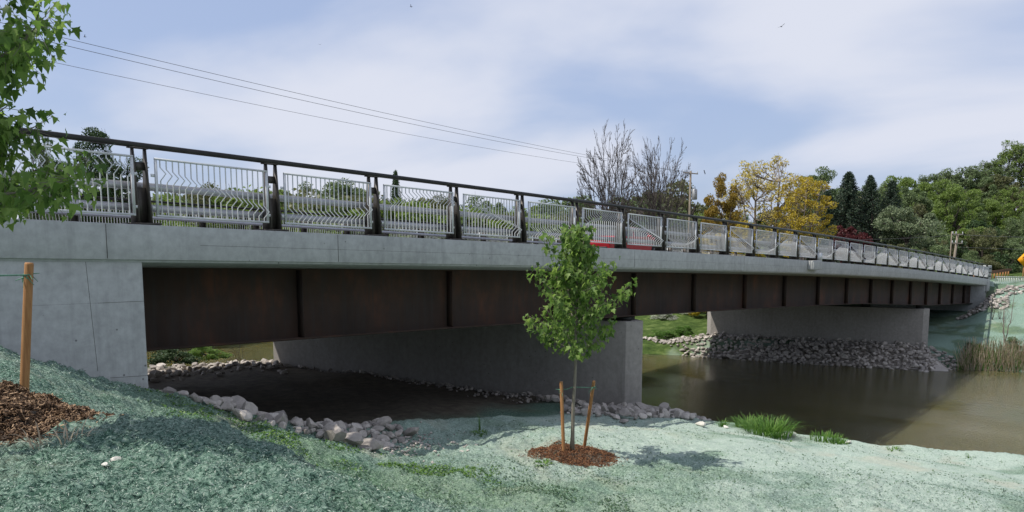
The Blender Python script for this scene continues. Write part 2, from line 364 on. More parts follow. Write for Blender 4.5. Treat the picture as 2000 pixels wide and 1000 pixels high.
# ground material: dirt, grass and sprout zones are covers; teal also paints in shade
m, nt, bs, pos, g = newmat('ground_cover')
def attr(nm): a = N(nt, 'ShaderNodeAttribute'); a.attribute_name = nm; return a.outputs['Fac']
big = noise_n(nt, pos, .55, 5, .55, .4); mid = noise_n(nt, pos, 3.2, 6, .65, .3); fine = noise_n(nt, pos, 30, 6, .78, .6); vf = noise_n(nt, pos, 75, 3, .7); spk = noise_n(nt, scaled(nt, pos, (1, 1, 1)), 13, 5, .8, .8)
mint = ramp(nt, fine, [(.28, (.08, .14, .105)), (.40, (.25, .335, .275)), (.52, (.38, .455, .395)), (.70, (.50, .555, .49))])
teal = ramp(nt, fine, [(.38, (.010, .026, .020)), (.46, (.065, .135, .10)), (.55, (.21, .32, .25)), (.70, (.42, .50, .42))])  # dark stops paint the shade of pits between clumps
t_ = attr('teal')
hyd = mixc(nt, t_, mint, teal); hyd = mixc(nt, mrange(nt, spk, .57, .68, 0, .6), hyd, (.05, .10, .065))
hyd = mixc(nt, mrange(nt, mid, .54, .68, 0, .5), hyd, mixc(nt, .5, hyd, (.10, .22, .12)))
hyd = mixc(nt, mrange(nt, big, .56, .70, 0, .45), hyd, (.40, .38, .30))
yg = attr('sprout'); hyd = mixc(nt, yg, hyd, ramp(nt, fine, [(.35, (.035, .08, .02)), (.55, (.12, .20, .05)), (.75, (.24, .32, .14))]))
dirt = ramp(nt, mid, [(.3, (.11, .095, .075)), (.7, (.22, .19, .15))])
grs = ramp(nt, noise_n(nt, pos, 1.1, 7, .75), [(.32, (.025, .045, .012)), (.5, (.055, .09, .022)), (.62, (.11, .15, .045)), (.75, (.22, .22, .13))])
c = mixc(nt, attr('dirt'), hyd, dirt); c = mixc(nt, attr('grass'), c, grs)
nt.links.new(c, bs.inputs['Base Color']); bs.inputs['Roughness'].default_value = .95; bs.inputs['Specular IOR Level'].default_value = .1
nt.links.new(bump(nt, vf, .5, .008, bump(nt, fine, .9, .03)), bs.inputs['Normal']); M['ground'] = m
ground = mb.build('ground', M['ground'], smooth=True, kind='structure')
def setattr_(me, nm, arr):
    a = me.attributes.new(nm, 'FLOAT', 'POINT'); a.data.foreach_set('value', arr.ravel().astype(np.float32))
nz = fbm(X, Y, .8, 3, 21)
nz2 = fbm(X, Y, .35, 3, 22)
teal = np.clip(smooth(14.0, 6.5, X + 4.5 * nz2 - .25 * (Y - 6)) * .8 + smooth(.16, .42, nz2 + nz * .5) * .55 + smooth(13.0, 14.5, Y) * smooth(30, 20, X), 0, 1)  # darker dye, with shade of the left slope and under the deck painted in
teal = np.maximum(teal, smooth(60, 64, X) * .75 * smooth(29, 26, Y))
dirtm = smooth(15.2, 17.2, Y + nz * 1.2) * smooth(34, 31, Y) * smooth(30, 24, X)
grassm = np.maximum(np.maximum(smooth(33, 35, Y), smooth(50, 52, X) * smooth(27, 31, Y + nz * 4)), smooth(92, 104, X))
spr = smooth(2.4, .7, np.abs((Y - 10.4) + (X - 7.0) * .95) + nz * 2.5) * .3 * smooth(4.5, 6, X) * smooth(13, 9, X)
spr = np.maximum(spr, smooth(1.4, .3, np.hypot(X - 10.0, Y - 6.6) * .8 + nz * 1.6) * .15)
spr = np.maximum(spr, smooth(.15, .45, nz) * .18 * (X < 30))
for mx_, my_, r_, hh_ in MOUNDS: dirtm = np.maximum(dirtm, smooth(r_ * 1.02, r_ * .9, np.hypot(X - mx_, Y - my_)))
grassm = np.maximum(grassm, smooth(60, 64, X) * smooth(.0, .2, fbm(X, Y, .5, 4, 91)) * .55)
for nm, a in (('teal', teal), ('dirt', dirtm), ('grass', grassm), ('sprout', spr)): setattr_(ground.data, nm, a)
def gz(x, y): return float(height(x, y))
def gzs(x, y):
    """height of the built near ground incl. clumps"""
    i = int(np.clip(np.searchsorted(gx, x), 1, nx - 1)); j = int(np.clip(np.searchsorted(gy, y), 1, ny - 1)); return float(Hh[i, j])
def gza(x, y):
    i = np.clip(np.searchsorted(gx, x), 1, nx - 1); j = np.clip(np.searchsorted(gy, y), 1, ny - 1); return Hh[i, j]
def onground(px, py, z0=4.5):
    z = z0
    for _ in range(60):
        p = atz(px, py, z); z = z * .6 + .4 * gz(p[0], p[1])
    return p
# ------------------------------------------------------------------ water
m, nt, bs, pos, g = newmat('river_water')
w1 = noise_n(nt, scaled(nt, pos, (1, 1.6, 1)), 1.6, 5, .6, .4); w2 = noise_n(nt, pos, 7.5, 4, .65, .5)
c = ramp(nt, noise_n(nt, pos, .12, 3, .5), [(.3, (.080, .075, .030)), (.7, (.115, .102, .045))]); nt.links.new(c, bs.inputs['Base Color'])
bs.inputs['Roughness'].default_value = .05; bs.inputs['Subsurface Weight'].default_value = 1.0; bs.inputs['Subsurface Radius'].default_value = (1.0, .75, .4); bs.inputs['Subsurface Scale'].default_value = 5; bs.inputs['IOR'].default_value = 1.33; bs.inputs['Specular IOR Level'].default_value = .5
nt.links.new(bump(nt, mrange_mul(nt, w2, noise_n(nt, scaled(nt, pos, (1, .5, 1)), .09, 3, .5)), .7, .05, bump(nt, w1, .12, .10)), bs.inputs['Normal']); M['water'] = m
mb = MB(); mb.add([(-130, -300, 0), (100, -300, 0), (100, 320, 0), (-130, 320, 0)], [[0, 1, 2, 3]]); mb.build('river', M['water'], kind='structure')

# ------------------------------------------------------------------ bridge
SLOPE = .02; Y0 = 13.3; Y1 = 31.8
XA, XB = 5.9, 86.2
bridge = empty('bridge', (0, 0, 0), 'long low road bridge with grey concrete edge and rust brown girders over the river', 'bridge')
xs_ = np.linspace(-14, XB + 1.6, 70)
def pl(xs, y, dz=0): return [(x, y, DZ(x) + dz) for x in xs]
# near edge beam (fascia): curb top, outer face, haunched soffit
span = np.r_[XA - .0, np.linspace(XA + 1, XB, 60)]
MBs = MB().sweep([(0, 0), (.42, 0.0), (.42, -.2), (1.02, -.19), (1.02, -.74), (.05, -.64), (.05, -.60), (0, -.60)], pl(xs_, Y0)); MBs.build('edge_beam', M['concrete'], bridge, bevel=.012)
MB().sweep([(0, .36), (-.42, .36), (-.42, .16), (-1.02, .15), (-1.02, -.38), (-.05, -.27), (0, -.25)], pl(xs_, Y1)).build('edge_beam', M['concrete'], bridge)
# cold joint lines: shallow strips recessed look (real thin grooves made as proud lips)
MB().sweep([(1.02, -.20), (Y1 - Y0 - 1.02, .14), (Y1 - Y0 - 1.02, -.16), (1.02, -.50)], pl(xs_, Y0)).build('deck_slab', M['concrete'], bridge)
MB().sweep([(-.002, -.325), (.004, -.318), (.004, -.332)], pl(np.linspace(XA + 1, XB, 60), Y0)).build('construction_joint', M['post'], bridge)
# parapet joints
for px_ in (208, 660, 1240, 1455):
    p = aty(px_, 470, Y0); MB().box((p[0], Y0 - .001, DZ(p[0]) - .3), (.008, .006, .56)).build('expansion_joint', M['post'], bridge)
# girders
gys = [14.55, 18.3, 22.0, 25.7, 29.6]
gx_ = np.linspace(XA + .35, XB - .25, 44)
def gbot(x): return DZ(x) - np.interp(x, [6, 24, 50, 66, 70, 86], [2.31, 2.33, 2.35, 2.6, 2.62, 2.45])
sti = [9.72, 14.33, 18.95, 23.55, 28.1, 32.98, 37.7, 42.5, 47.4, 52.3, 57.3, 62.3, 67.2, 72, 77, 82]
for k, y in enumerate(gys):
    mb = MB(); cs = SLOPE * (y - Y0)
    V = []; 
    for x in gx_:
        t = DZ(x) - .745 + cs * .9; b = gbot(x) + cs * .9
        for (yy, zz) in ((-.20, t), (.20, t), (.20, t - .03), (.012, t - .03), (.012, b + .04), (.25, b + .04), (.25, b), (-.25, b), (-.25, b + .04), (-.012, b + .04), (-.012, t - .03), (-.20, t - .03)):
            V.append((x, y + yy, zz))
    n = 12; K = len(gx_)
    mb.add(V, [[i * n + j, (i + 1) * n + j, (i + 1) * n + (j + 1) % n, i * n + (j + 1) % n] for i in range(K - 1) for j in range(n)])
    gd = mb.build('girder', M['steel'], bridge)
    if k == 0:
        for x in sti:
            for s_ in (-1,):
                MB().box((x, y + s_ * .115, (DZ(x) - .78 + gbot(x) + .04) / 2), (.022, .20, DZ(x) - .78 - gbot(x) - .04)).build('stiffener', M['steel'], gd)
# piers (skewed, pointed noses)
PD = np.array([-4.0, 16.0]); PL = np.linalg.norm(PD); PD = PD / PL; PN = np.array([PD[1], -PD[0]])
def pier(x0, y0, zb, zt, L=16.4):
    a = np.array([x0, y0]); T = 1.15
    poly = [a, a - PD * .42 + PN * .50, a - PD * .42 + PN * .65, a + PN * T, a + PD * L + PN * T, a + PD * (L + .42) + PN * .65, a + PD * (L + .42) + PN * .5, a + PD * L]
    mb = MB().prism([tuple(p) for p in poly], zb, zt); o = mb.build('pier', M['pier'], bridge, bevel=.02)
    for gy_ in gys:
        t = (gy_ - y0) / PD[1]; c = a + PD * t + PN * T / 2
        z1 = gbot(c[0]) + SLOPE * (gy_ - Y0) * .9
        if z1 - zt > .02: MB().box((c[0], c[1], (zt + z1) / 2), (.6, .6, z1 - zt), rz=math.atan2(PN[1], PN[0])).build('bearing', M['black'], o)
    # form tie holes and joint lines
    return o
p1 = pier(22.85, 14.3, 1.2, 6.45); p2 = pier(66.1, 14.3, -.8, 4.3)
# west abutment and wing wall
ab = MB().prism([(-14, 13.36), (5.88, 13.36), (5.88 - 4.0, 30.2), (-14, 30.2)], 2.0, [DZ(-14) - .62, DZ(5.88) - .62, DZ(1.9) - .5, DZ(-14) - .4]).build('wing_wall', M['concrete'], bridge, bevel=.015)
def line(p, q, y, w=.010, nm='form_line'):
    a = aty(*p, y); b = aty(*q, y); MB().tubes([a], [b], w / 2, w / 2, 4).build(nm, M['post'], ab)
line((167, 510), (191, 725), 13.362); line((191, 592), (282, 588), 13.362); line((60, 597), (191, 592), 13.362, .006)
line((215, 738), (294, 733), 13.362)
# east abutment
MB().prism([(86.0, 13.45), (97, 13.45), (97, 31), (82.4, 31), (85.7, 14.4)], -1, [DZ(86) - .62, DZ(90) - .62, DZ(90) - .4, DZ(85) - .4, DZ(86) - .62]).build('abutment', M['concrete'], bridge, bevel=.02)
MB().box((87.0, 13.62, 5.4), (1.3, .75, 1.15)).build('corbel', M['concrete'], bridge, bevel=.04)
# end pillar; dark proud strips stand in for the shade of recessed bands
ep = MB().box((88.0, 13.75, DZ(87) + .62), (1.5, .8, 1.35)).build('end_post', M['concrete'], bridge, bevel=.05)
for dz_ in (.25, .62, 1.0): MB().box((88.0, 13.33, DZ(87) + dz_), (1.2, .06, .12)).build('recess_shade_strip', M['post'], ep)
# lamp-post pilaster on the edge beam
pp = aty(1592, 515, Y0 - .2); x0 = pp[0]
pil = MB().box((x0 + .1, Y0 - .16, DZ(x0) - .21), (1.15, .32, .44)).build('pilaster', M['concrete'], bridge, bevel=.03)
MB().box((x0 + 1.2, Y0 + .05, DZ(x0) + .18), (.3, .25, .38)).build('junction_box', M['galv'], bridge)
# road surface on the deck and approaches
xr = np.r_[-80, -14, xs_[1:-1], 95, 130, 170]
def rz_(x): return DZ(np.clip(x, -14, 93)) - .19
mb = MB(); V = []
for x in xr: V += [(x, Y0 + 1.03, rz_(x) + .006), (x, Y1 - 1.03, rz_(x) + .006 + .333)]
mb.add(V, [[2 * i, 2 * i + 2, 2 * i + 3, 2 * i + 1] for i in range(len(xr) - 1)]); mb.build('road', M['road'], kind='structure')
mb = MB()
for a_, b_ in ((-80, -14.01), (XB + 1.62, 170)):
    xx = np.linspace(a_, b_, 12)
    mb.sweep([(0, -.005), (Y1 - Y0, .30), (Y1 - Y0 + 4, -4.5), (-4, -4.5)], [(x, Y0, rz_(x)) for x in xx])
mb.build('road_embankment', M['ground'], kind='structure')
# painted line
mb = MB(); V = []
for x in xr: V += [(x, 22.4, rz_(x) + .186), (x, 22.55, rz_(x) + .189)]
mb.add(V, [[2 * i, 2 * i + 2, 2 * i + 3, 2 * i + 1] for i in range(len(xr) - 1)]); mb.build('centre_line', M['yellow'], kind='structure')

# ------------------------------------------------------------------ railings
PS = 2.535; PX0 = 5.98
def hc(i, u):
    k = i % 3
    if k == 0: return .90 - .56 * u
    if k == 1: return np.interp(u, [0, .15, .6, .85, 1], [.36, .34, .36, .46, .58])
    return np.interp(u, [0, .15, .4, .8, 1], [.70, .82, .94, .95, .90])
post_me = None
def make_post_meshes():
    P = {}
    for s_ in (-1, 1):
        x = s_ * .105; t = .011
        prof = [(-.045, 1.30), (.045, 1.30), (.10, .75), (.15, .3), (.16, .03), (-.16, .03), (-.15, .3), (-.09, .75)]
        mb = MB(); n = len(prof)
        V = [(x - t, a, b) for a, b in prof] + [(x + t, a, b) for a, b in prof]
        mb.add(V, [[i, (i + 1) % n, (i + 1) % n + n, i + n] for i in range(n)]); mb.caps = [list(range(n))[::-1], list(range(n, 2 * n))]
        P['l' if s_ < 0 else 'r'] = mb.mesh('side_plate')
    P['web'] = MB().box((0, .0, .34), (.19, .016, .60)).box((0, 0, 1.0), (.19, .016, .14)).mesh('web_plate')
    P['base'] = MB().box((0, .02, .0175), (.52, .40, .035)).mesh('base_plate')
    P['cap'] = MB().box((0, 0, 1.305), (.34, .13, .02)).mesh('saddle')
    return P
PM = make_post_meshes()
def barpath(x, h, flip=1):
    """one bent bar: vertical, chevron kink, vertical"""
    d, a, k = .10 * flip, .05, .115
    return [(x, 0, .17), (x, 0, h - k), (x + a, -d, h), (x, 0, min(h + k, 1.12)), (x, 0, 1.13)]
def barquads(pts, w=.016):
    pts = np.array(pts); o = []
    n = len(pts); V = []; h = w / 2
    for p in pts: V += [p + (-h, -h, 0), p + (h, -h, 0), p + (h, h, 0), p + (-h, h, 0)]
    return V, [[i * 4 + j, i * 4 + (j + 1) % 4, (i + 1) * 4 + (j + 1) % 4, (i + 1) * 4 + j] for i in range(n - 1) for j in range(4)]
NB = 19
barmesh = {}
def railing(ypos, zoff, n0, n1, flip, label, near, shift=0):
    root = empty('bridge_railing', (0, ypos, 0), label, 'railing')
    zf = lambda x: float(DZ(x)) + zoff
    sl_ = lambda x: float((DZ(x + .5) - DZ(x - .5)))
    far_mb = MB(); cnt = 0
    for n in range(n0, n1):
        x = PX0 + PS * n + shift
        if near:
            pe = bpy.data.objects.new('post', PM['web']); COL.objects.link(pe); pe.parent = root; pe.location = (x, 0, zf(x))
            if not PM['web'].materials: PM['web'].materials.append(M['post'])
            for key, nm in (('l', 'side_plate'), ('r', 'side_plate'), ('base', 'base_plate'), ('cap', 'saddle')):
                link(nm, PM[key], M['post'], pe)
        else:
            pe = bpy.data.objects.new('post', PM['all']); COL.objects.link(pe); pe.parent = root; pe.location = (x, 0, zf(x))
    # top rail
    xs = np.linspace(PX0 + PS * n0 + shift - .3, PX0 + PS * (n1 - 1) + shift + .3, 80)
    pr = [(-.06, .035), (-.045, .05), (.045, .05), (.06, .035), (.06, -.02), (.045, -.035), (-.045, -.035), (-.06, -.02)]
    MB().sweep(pr, [(x, 0, zf(x) + 1.345) for x in xs]).build('top_rail', M['rail'], root)
    for hh, nm in ((.68, 'tube_rail'), (.31, 'tube_rail')):
        q = .062
        MB().sweep([(-q, -q), (-q, q), (q, q), (q, -q)], [(x, .22 * flip, zf(x) + hh) for x in xs]).build(nm, M['tube'], root, bevel=0)
    for n in range(n0, n1 - 1):
        xa = PX0 + PS * n + shift + .20; xb = PX0 + PS * (n + 1) + shift - .16; L = xb - xa; xm = (xa + xb) / 2
        s_ = sl_(xm)
        sh = lambda P: np.array([(p[0], p[1], p[2] + s_ * p[0]) for p in P])
        fr = MB()
        for zz in (.165, 1.135):
            V, Fc = MB().box((L / 2, 0, zz), (L, .035, .035)).v[-1], MB().box((0, 0, 0), (1, 1, 1)).f[-1]; fr.add(sh(V), Fc)
        for xx in (.02, L - .02):
            V = MB().box((xx, 0, .65), (.04, .035, .935)).v[-1]; fr.add(sh(V), Fc)
        for xx in (-.03, L + .03):
            for zz in (.30, .85): fr.add(sh(MB().box((xx, .01, zz), (.07, .02, .05)).v[-1]), Fc)
        po = fr.build('infill_panel', M['galv'], root, loc=(xa, -.14 * flip, zf(xm) - s_ * (xm - xa)))
        for b in range(NB):
            u = (b + .5) / NB; xx = .04 + (L - .08) * u; h = float(hc(n, u))
            V, Fc = barquads(barpath(0, h, flip))
            if near and cnt < 285:
                me = MB().add(V, Fc).mesh('bar'); link('bar', me, M['galv'], po, loc=(xx, 0, s_ * xx)); cnt += 1
            else:
                far_mb.add(np.array(V) + (xa + xx, -.14 * flip, zf(xa + xx)), Fc)
    far_mb.build('bar', M['galv'], root, kind='stuff')
    return root
PM['all'] = None
mb = MB()
for s_ in (-1, 1): mb.box((s_ * .105, 0, .66), (.022, .2, 1.28))
mb.box((0, 0, .34), (.19, .016, .6)).box((0, .02, .0175), (.52, .4, .035)); PM['all'] = mb.mesh('post'); PM['all'].materials.append(M['post'])
railing(Y0 + .22, 0, -4, 33, 1, 'steel bridge railing on the near edge with wavy light grey bars and dark top rail', True)
railing(Y1 - .22, .36, -2, 33, -1, 'same wavy bar railing on the far edge, seen through the nearer railing', False, .4)

# ------------------------------------------------------------------ stones
def stone_mesh(seed, flat=.7, sub=1):
    g = np.random.default_rng(seed)
    import bmesh
    bm = bmesh.new(); bmesh.ops.create_icosphere(bm, subdivisions=sub + 0, radius=.5)
    planes = g.normal(size=(9, 3)); planes /= np.linalg.norm(planes, axis=1)[:, None]; dist = g.uniform(.20, .38, 9)
    for v in bm.verts:
        p = np.array(v.co)
        for q, d in zip(planes, dist):
            e = p @ q - d
            if e > 0: p = p - q * e
        v.co = p * (1, g.uniform(.98, 1.02), 1)
    me = bpy.data.meshes.new('stone'); bm.to_mesh(me); bm.free()
    me.materials.append(M['stone']); return me
ST = [stone_mesh(i, sub=2) for i in range(14)]
STV = []
for me in ST:
    v = np.zeros(len(me.vertices) * 3); me.vertices.foreach_get('co', v); f = np.zeros(len(me.polygons) * 3, int); me.polygons.foreach_get('vertices', f); STV.append((v.reshape(-1, 3), f.reshape(-1, 3)))
def rot3(g):
    q = g.normal(size=4); q /= np.linalg.norm(q); w, x, y, z = q
    return np.array([[1 - 2 * (y * y + z * z), 2 * (x * y - z * w), 2 * (x * z + y * w)], [2 * (x * y + z * w), 1 - 2 * (x * x + z * z), 2 * (y * z - x * w)], [2 * (x * z - y * w), 2 * (y * z + x * w), 1 - 2 * (x * x + y * y)]])
def riprap(label, pts, sizes, seed, maxn=290, cat='stone pile'):
    """pts: (x,y,z) stone centres; largest become parts, the rest one stuff part"""
    g = np.random.default_rng(seed); pts = np.array(pts); sizes = np.array(sizes)
    root = empty('riprap', tuple(pts.mean(0)), label, cat)
    c = pts.mean(0); d = np.linalg.norm(pts - CP, axis=1); order = np.argsort(-sizes / d)
    mb = MB()
    for r, i in enumerate(order):
        s_ = sizes[i]; sc = s_ * np.array([g.uniform(.9, 1.4), g.uniform(.8, 1.15), g.uniform(.55, .9)])
        e = (g.uniform(-.5, .5), g.uniform(-.5, .5), g.uniform(0, 6.3)); k = int(g.integers(14))
        if r < maxn: link('stone', ST[k], None, root, loc=tuple(pts[i] - c), rot=e, scale=tuple(sc))
        else:
            R_ = np.array(Matrix.Rotation(e[2], 3, 'Z') @ Matrix.Rotation(e[0], 3, 'X')); v, f = STV[k]; mb.add((v * sc) @ R_.T + pts[i] - c, f)
    if mb.n: mb.build('small_stone', M['stone'], root, kind='stuff')
    return root
g = np.random.default_rng(5)
# riprap from the abutment corner down to the flat: a band sloping under the deck
pts = []; sz = []
for _ in range(2600):
    t = g.random() ** .8; x = 5.95 + 4.9 * t
    yb = 13.35; yf = np.interp(x, [5.9, 6.6, 7.8, 8.4, 9.2, 10.8], [13.2, 12.2, 11.7, 11.35, 11.3, 12.1])
    y = g.uniform(yf, yb + .3); s_ = g.uniform(.15, .30) if g.random() < .55 else g.uniform(.3, .52)
    z = gz(x, y) + s_ * .15
    if any((x - p[0]) ** 2 + (y - p[1]) ** 2 < (.36 * (s_ + q)) ** 2 for p, q in zip(pts, sz)): continue
    pts.append((x, y, z)); sz.append(s_)
riprap('tumbled grey limestone riprap running down from the left abutment corner to the green flat', pts, sz, 1)
# small gravelly stones at the toe
pts = []; sz = []
for _ in range(260):
    x = g.normal(10.4, .6); y = g.normal(11.7, .4); pts.append((x, y, gzs(x, y) + .01)); sz.append(g.uniform(.03, .09))
riprap('scatter of small pale stones at the foot of the nearer riprap', pts, sz, 2, 40)
# riprap round pier 1 near side
pts = []; sz = []
for _ in range(1500):
    r_ = g.random()
    if r_ < .5:
        t = g.random() ** 2.2; a = np.array([22.85, 14.3]) + PD * (t * 15.5) - PN * (.1 + abs(g.normal(0, .9)) * (1 - t) ** 1.5)
    else: a = np.array([22.6, 13.4]) + np.array([g.uniform(-4.0, 3.2), g.uniform(-1.7, .8)]); a[1] -= max(0, a[0] - 22.5) * .25
    x, y = a; s_ = g.choice([g.uniform(.12, .24), g.uniform(.24, .52)], p=[.5, .5]) * (1 - .5 * (y > 17))
    z = max(gz(x, y), 2.2) + s_ * g.uniform(.12, .42)
    if any((x - p[0]) ** 2 + (y - p[1]) ** 2 < (.30 * (s_ + q)) ** 2 for p, q in zip(pts, sz)): continue
    pts.append((x, y, z)); sz.append(s_)
riprap('grey angular riprap piled round the foot of the nearer pier', pts, sz, 3)
# sunlit stones beyond the deck at the far left opening
pts = []; sz = []
for _ in range(1200):
    x = g.uniform(8, 19.5); y = g.normal(30.2, .8) ; s_ = g.uniform(.16, .40)
    z = gz(x, y) + s_ * .2
    if any((x - p[0]) ** 2 + (y - p[1]) ** 2 < (.4 * (s_ + q)) ** 2 for p, q in zip(pts, sz)): continue
    pts.append((x, y, z)); sz.append(s_)
riprap('sunlit row of pale stones at the far side of the dark underpass', pts, sz, 4)
# pier 2 apron
pts = []; sz = []
cell = {}
for _ in range(5200):
    t = g.uniform(-3.4, 22.5); w = g.uniform(-.2, 4.4)
    a = np.array([66.1, 14.3]) + PD * t - PN * w; x, y = a; s_ = g.uniform(.24, .54)
    dn = max(0, -t) * .42 + max(0, t - 16.4) * .27; zz = 1.55 - w * .37 - dn + g.uniform(-.08, .12)
    if zz < -.15 or (y > 30 and gz(x, y) < -.2 and zz < .05): continue
    key = (int(x / .9), int(y / .9)); ok = True
    for i_ in (-1, 0, 1):
        for j_ in (-1, 0, 1):
            for q in cell.get((key[0] + i_, key[1] + j_), ()):
                if (x - q[0]) ** 2 + (y - q[1]) ** 2 < (.33 * (s_ + q[2])) ** 2: ok = False
    if not ok: continue
    zz = max(zz, gz(x, y) + .08) if y > 26 else zz; cell.setdefault(key, []).append((x, y, s_)); pts.append((x, y, zz)); sz.append(s_)
riprap('broad apron of pale stones round the foot of the farther pier in the river', pts, sz, 6)
# core of the apron
mb = MB(); a = np.array([66.1, 14.3])
ring = lambda e, z: [tuple(np.r_[q, z]) for q in (a - PD * e - PN * e, a - PD * e + PN * (1.2 + e), a + PD * (16.4 + e) + PN * (1.2 + e), a + PD * (16.4 + e) - PN * e)]
ring2 = lambda e, f1, f2, z: [tuple(np.r_[q, z]) for q in (a - PD * f1 - PN * e, a - PD * f1 + PN * (1.2 + e), a + PD * (16.4 + f2) + PN * (1.2 + e), a + PD * (16.4 + f2) - PN * e)]
V = ring2(4.4, 2.2, 6.2, -.35) + ring2(0, 0, 0, 1.3); mb.add(V, [[i, (i + 1) % 4, (i + 1) % 4 + 4, i + 4] for i in range(4)] + [[4, 5, 6, 7]]); mb.build('gravel_bed', M['stone'], kind='stuff', label='stone fill under the apron of the farther pier', category='gravel')
# riprap at the far abutment
pts = []; sz = []
for _ in range(190):
    x = g.uniform(80, 87); y = g.uniform(10.2, 14.2) + (86 - x) * .1; s_ = g.uniform(.25, .55); pts.append((x, y, gz(x, y) + s_ * .2)); sz.append(s_)
riprap('grey stones heaped below the corner of the far abutment', pts, sz, 8)
def single_stone(px, py, s_, label, white=True, z0=4.):
    p = onground(px, py, z0); me = ST[int(g.integers(14))].copy(); me.materials.clear(); me.materials.append(M['wstone' if white else 'stone'])
    o = link('stone', me, None, None, loc=(p[0], p[1], gzs(p[0], p[1]) + s_ * .15), rot=(0, 0, g.uniform(0, 6)), scale=(s_ * 1.4, s_, s_ * .65), label=label, category='stone'); return o
single_stone(1524, 851, .42, 'smooth white boulder left of a pair at the river edge of the green bank')
single_stone(1544, 852, .38, 'smooth white boulder right of a pair at the river edge of the green bank')
single_stone(1366, 832, .30, 'low pale stone on the bank edge right of the grey riprap')
single_stone(1418, 836, .2, 'small pale stone on the bank edge beside a grass tuft')
single_stone(1657, 866, .24, 'small pale stone at the right end of the low grass clump on the bank')
single_stone(226, 892, .065, 'larger pale stone half buried in the green slope below the bark mound', z0=7)
single_stone(206, 908, .045, 'smaller pale stone half buried in the green slope below the bark mound', z0=7)
single_stone(497, 908, .10, 'dark clod of earth on the shaded green slope', False, z0=6)
single_stone(495, 920, .07, 'little pale pebble beside the dark clod on the slope', z0=6)
single_stone(332, 846, .04, 'tiny white pebble lit on the green slope', z0=6.5)
single_stone(372, 833, .12, 'dark lump of soil left of another on the steep green slope', False, z0=6.5)
single_stone(396, 844, .11, 'dark lump of soil right of another on the steep green slope', False, z0=6.5)

# ------------------------------------------------------------------ leaf tools
def leafbatch(mb, tmpl, faces, P, Rm, s):
    """tmpl (k,3), P (n,3), Rm (n,3,3), s (n,)"""
    V = np.einsum('nij,kj->nki', Rm, tmpl) * s[:, None, None] + P[:, None]
    n, k = len(P), len(tmpl); f = np.array(faces)
    mb.add(V.reshape(-1, 3), (f[None] + (np.arange(n) * k)[:, None, None]).reshape(-1, f.shape[1])); return mb
def rotbatch(g, n, droop=None):
    a = g.uniform(0, 2 * pi, n)
    if droop is None:
        q = g.normal(size=(n, 4)); q /= np.linalg.norm(q, axis=1)[:, None]; w, x, y, z = q.T
        return np.stack([np.stack([1 - 2 * (y * y + z * z), 2 * (x * y - z * w), 2 * (x * z + y * w)], -1), np.stack([2 * (x * y + z * w), 1 - 2 * (x * x + z * z), 2 * (y * z - x * w)], -1), np.stack([2 * (x * z - y * w), 2 * (y * z + x * w), 1 - 2 * (x * x + y * y)], -1)], 1)
    # leaf y axis (tip) points outward and down by droop angle; normal up-ish
    b = g.normal(droop, .35, n); r = g.normal(0, .5, n)
    t = np.stack([np.cos(a) * np.cos(b), np.sin(a) * np.cos(b), -np.sin(b)], -1)
    nrm = np.stack([np.cos(a) * np.sin(b), np.sin(a) * np.sin(b), np.cos(b)], -1)
    x_ = np.cross(t, nrm); nr = nrm * np.cos(r)[:, None] + x_ * np.sin(r)[:, None]; x2 = np.cross(t, nr)
    return np.stack([x2, t, nr], -1)
mlp = np.array([(0, 0), (.16, .04), (.42, .02), (.30, .20), (.50, .52), (.24, .46), (.20, .62), (0, 1.0), (-.20, .62), (-.24, .46), (-.50, .52), (-.30, .20), (-.42, .02), (-.16, .04)])
MLT = np.array([(x, y, .30 * abs(x) - .32 * y * y) for x, y in mlp] + [(0, .3, -.03)])
MLF = [[14, i, (i + 1) % 14] for i in range(14)]
QT = np.array([(-.5, 0, 0), (0, .15, .06), (.5, 0, 0), (0, -.9, .0)]); QT2 = np.array([(0, -.35, 0), (.40, .15, .08), (0, .85, -.06), (-.40, .15, .05)])
QF2 = [[0, 1, 2, 3]]
def link_mat(o, mat):
    if not o.data.materials: o.data.materials.append(None)
    o.material_slots[0].link = 'OBJECT'; o.material_slots[0].material = mat; return o
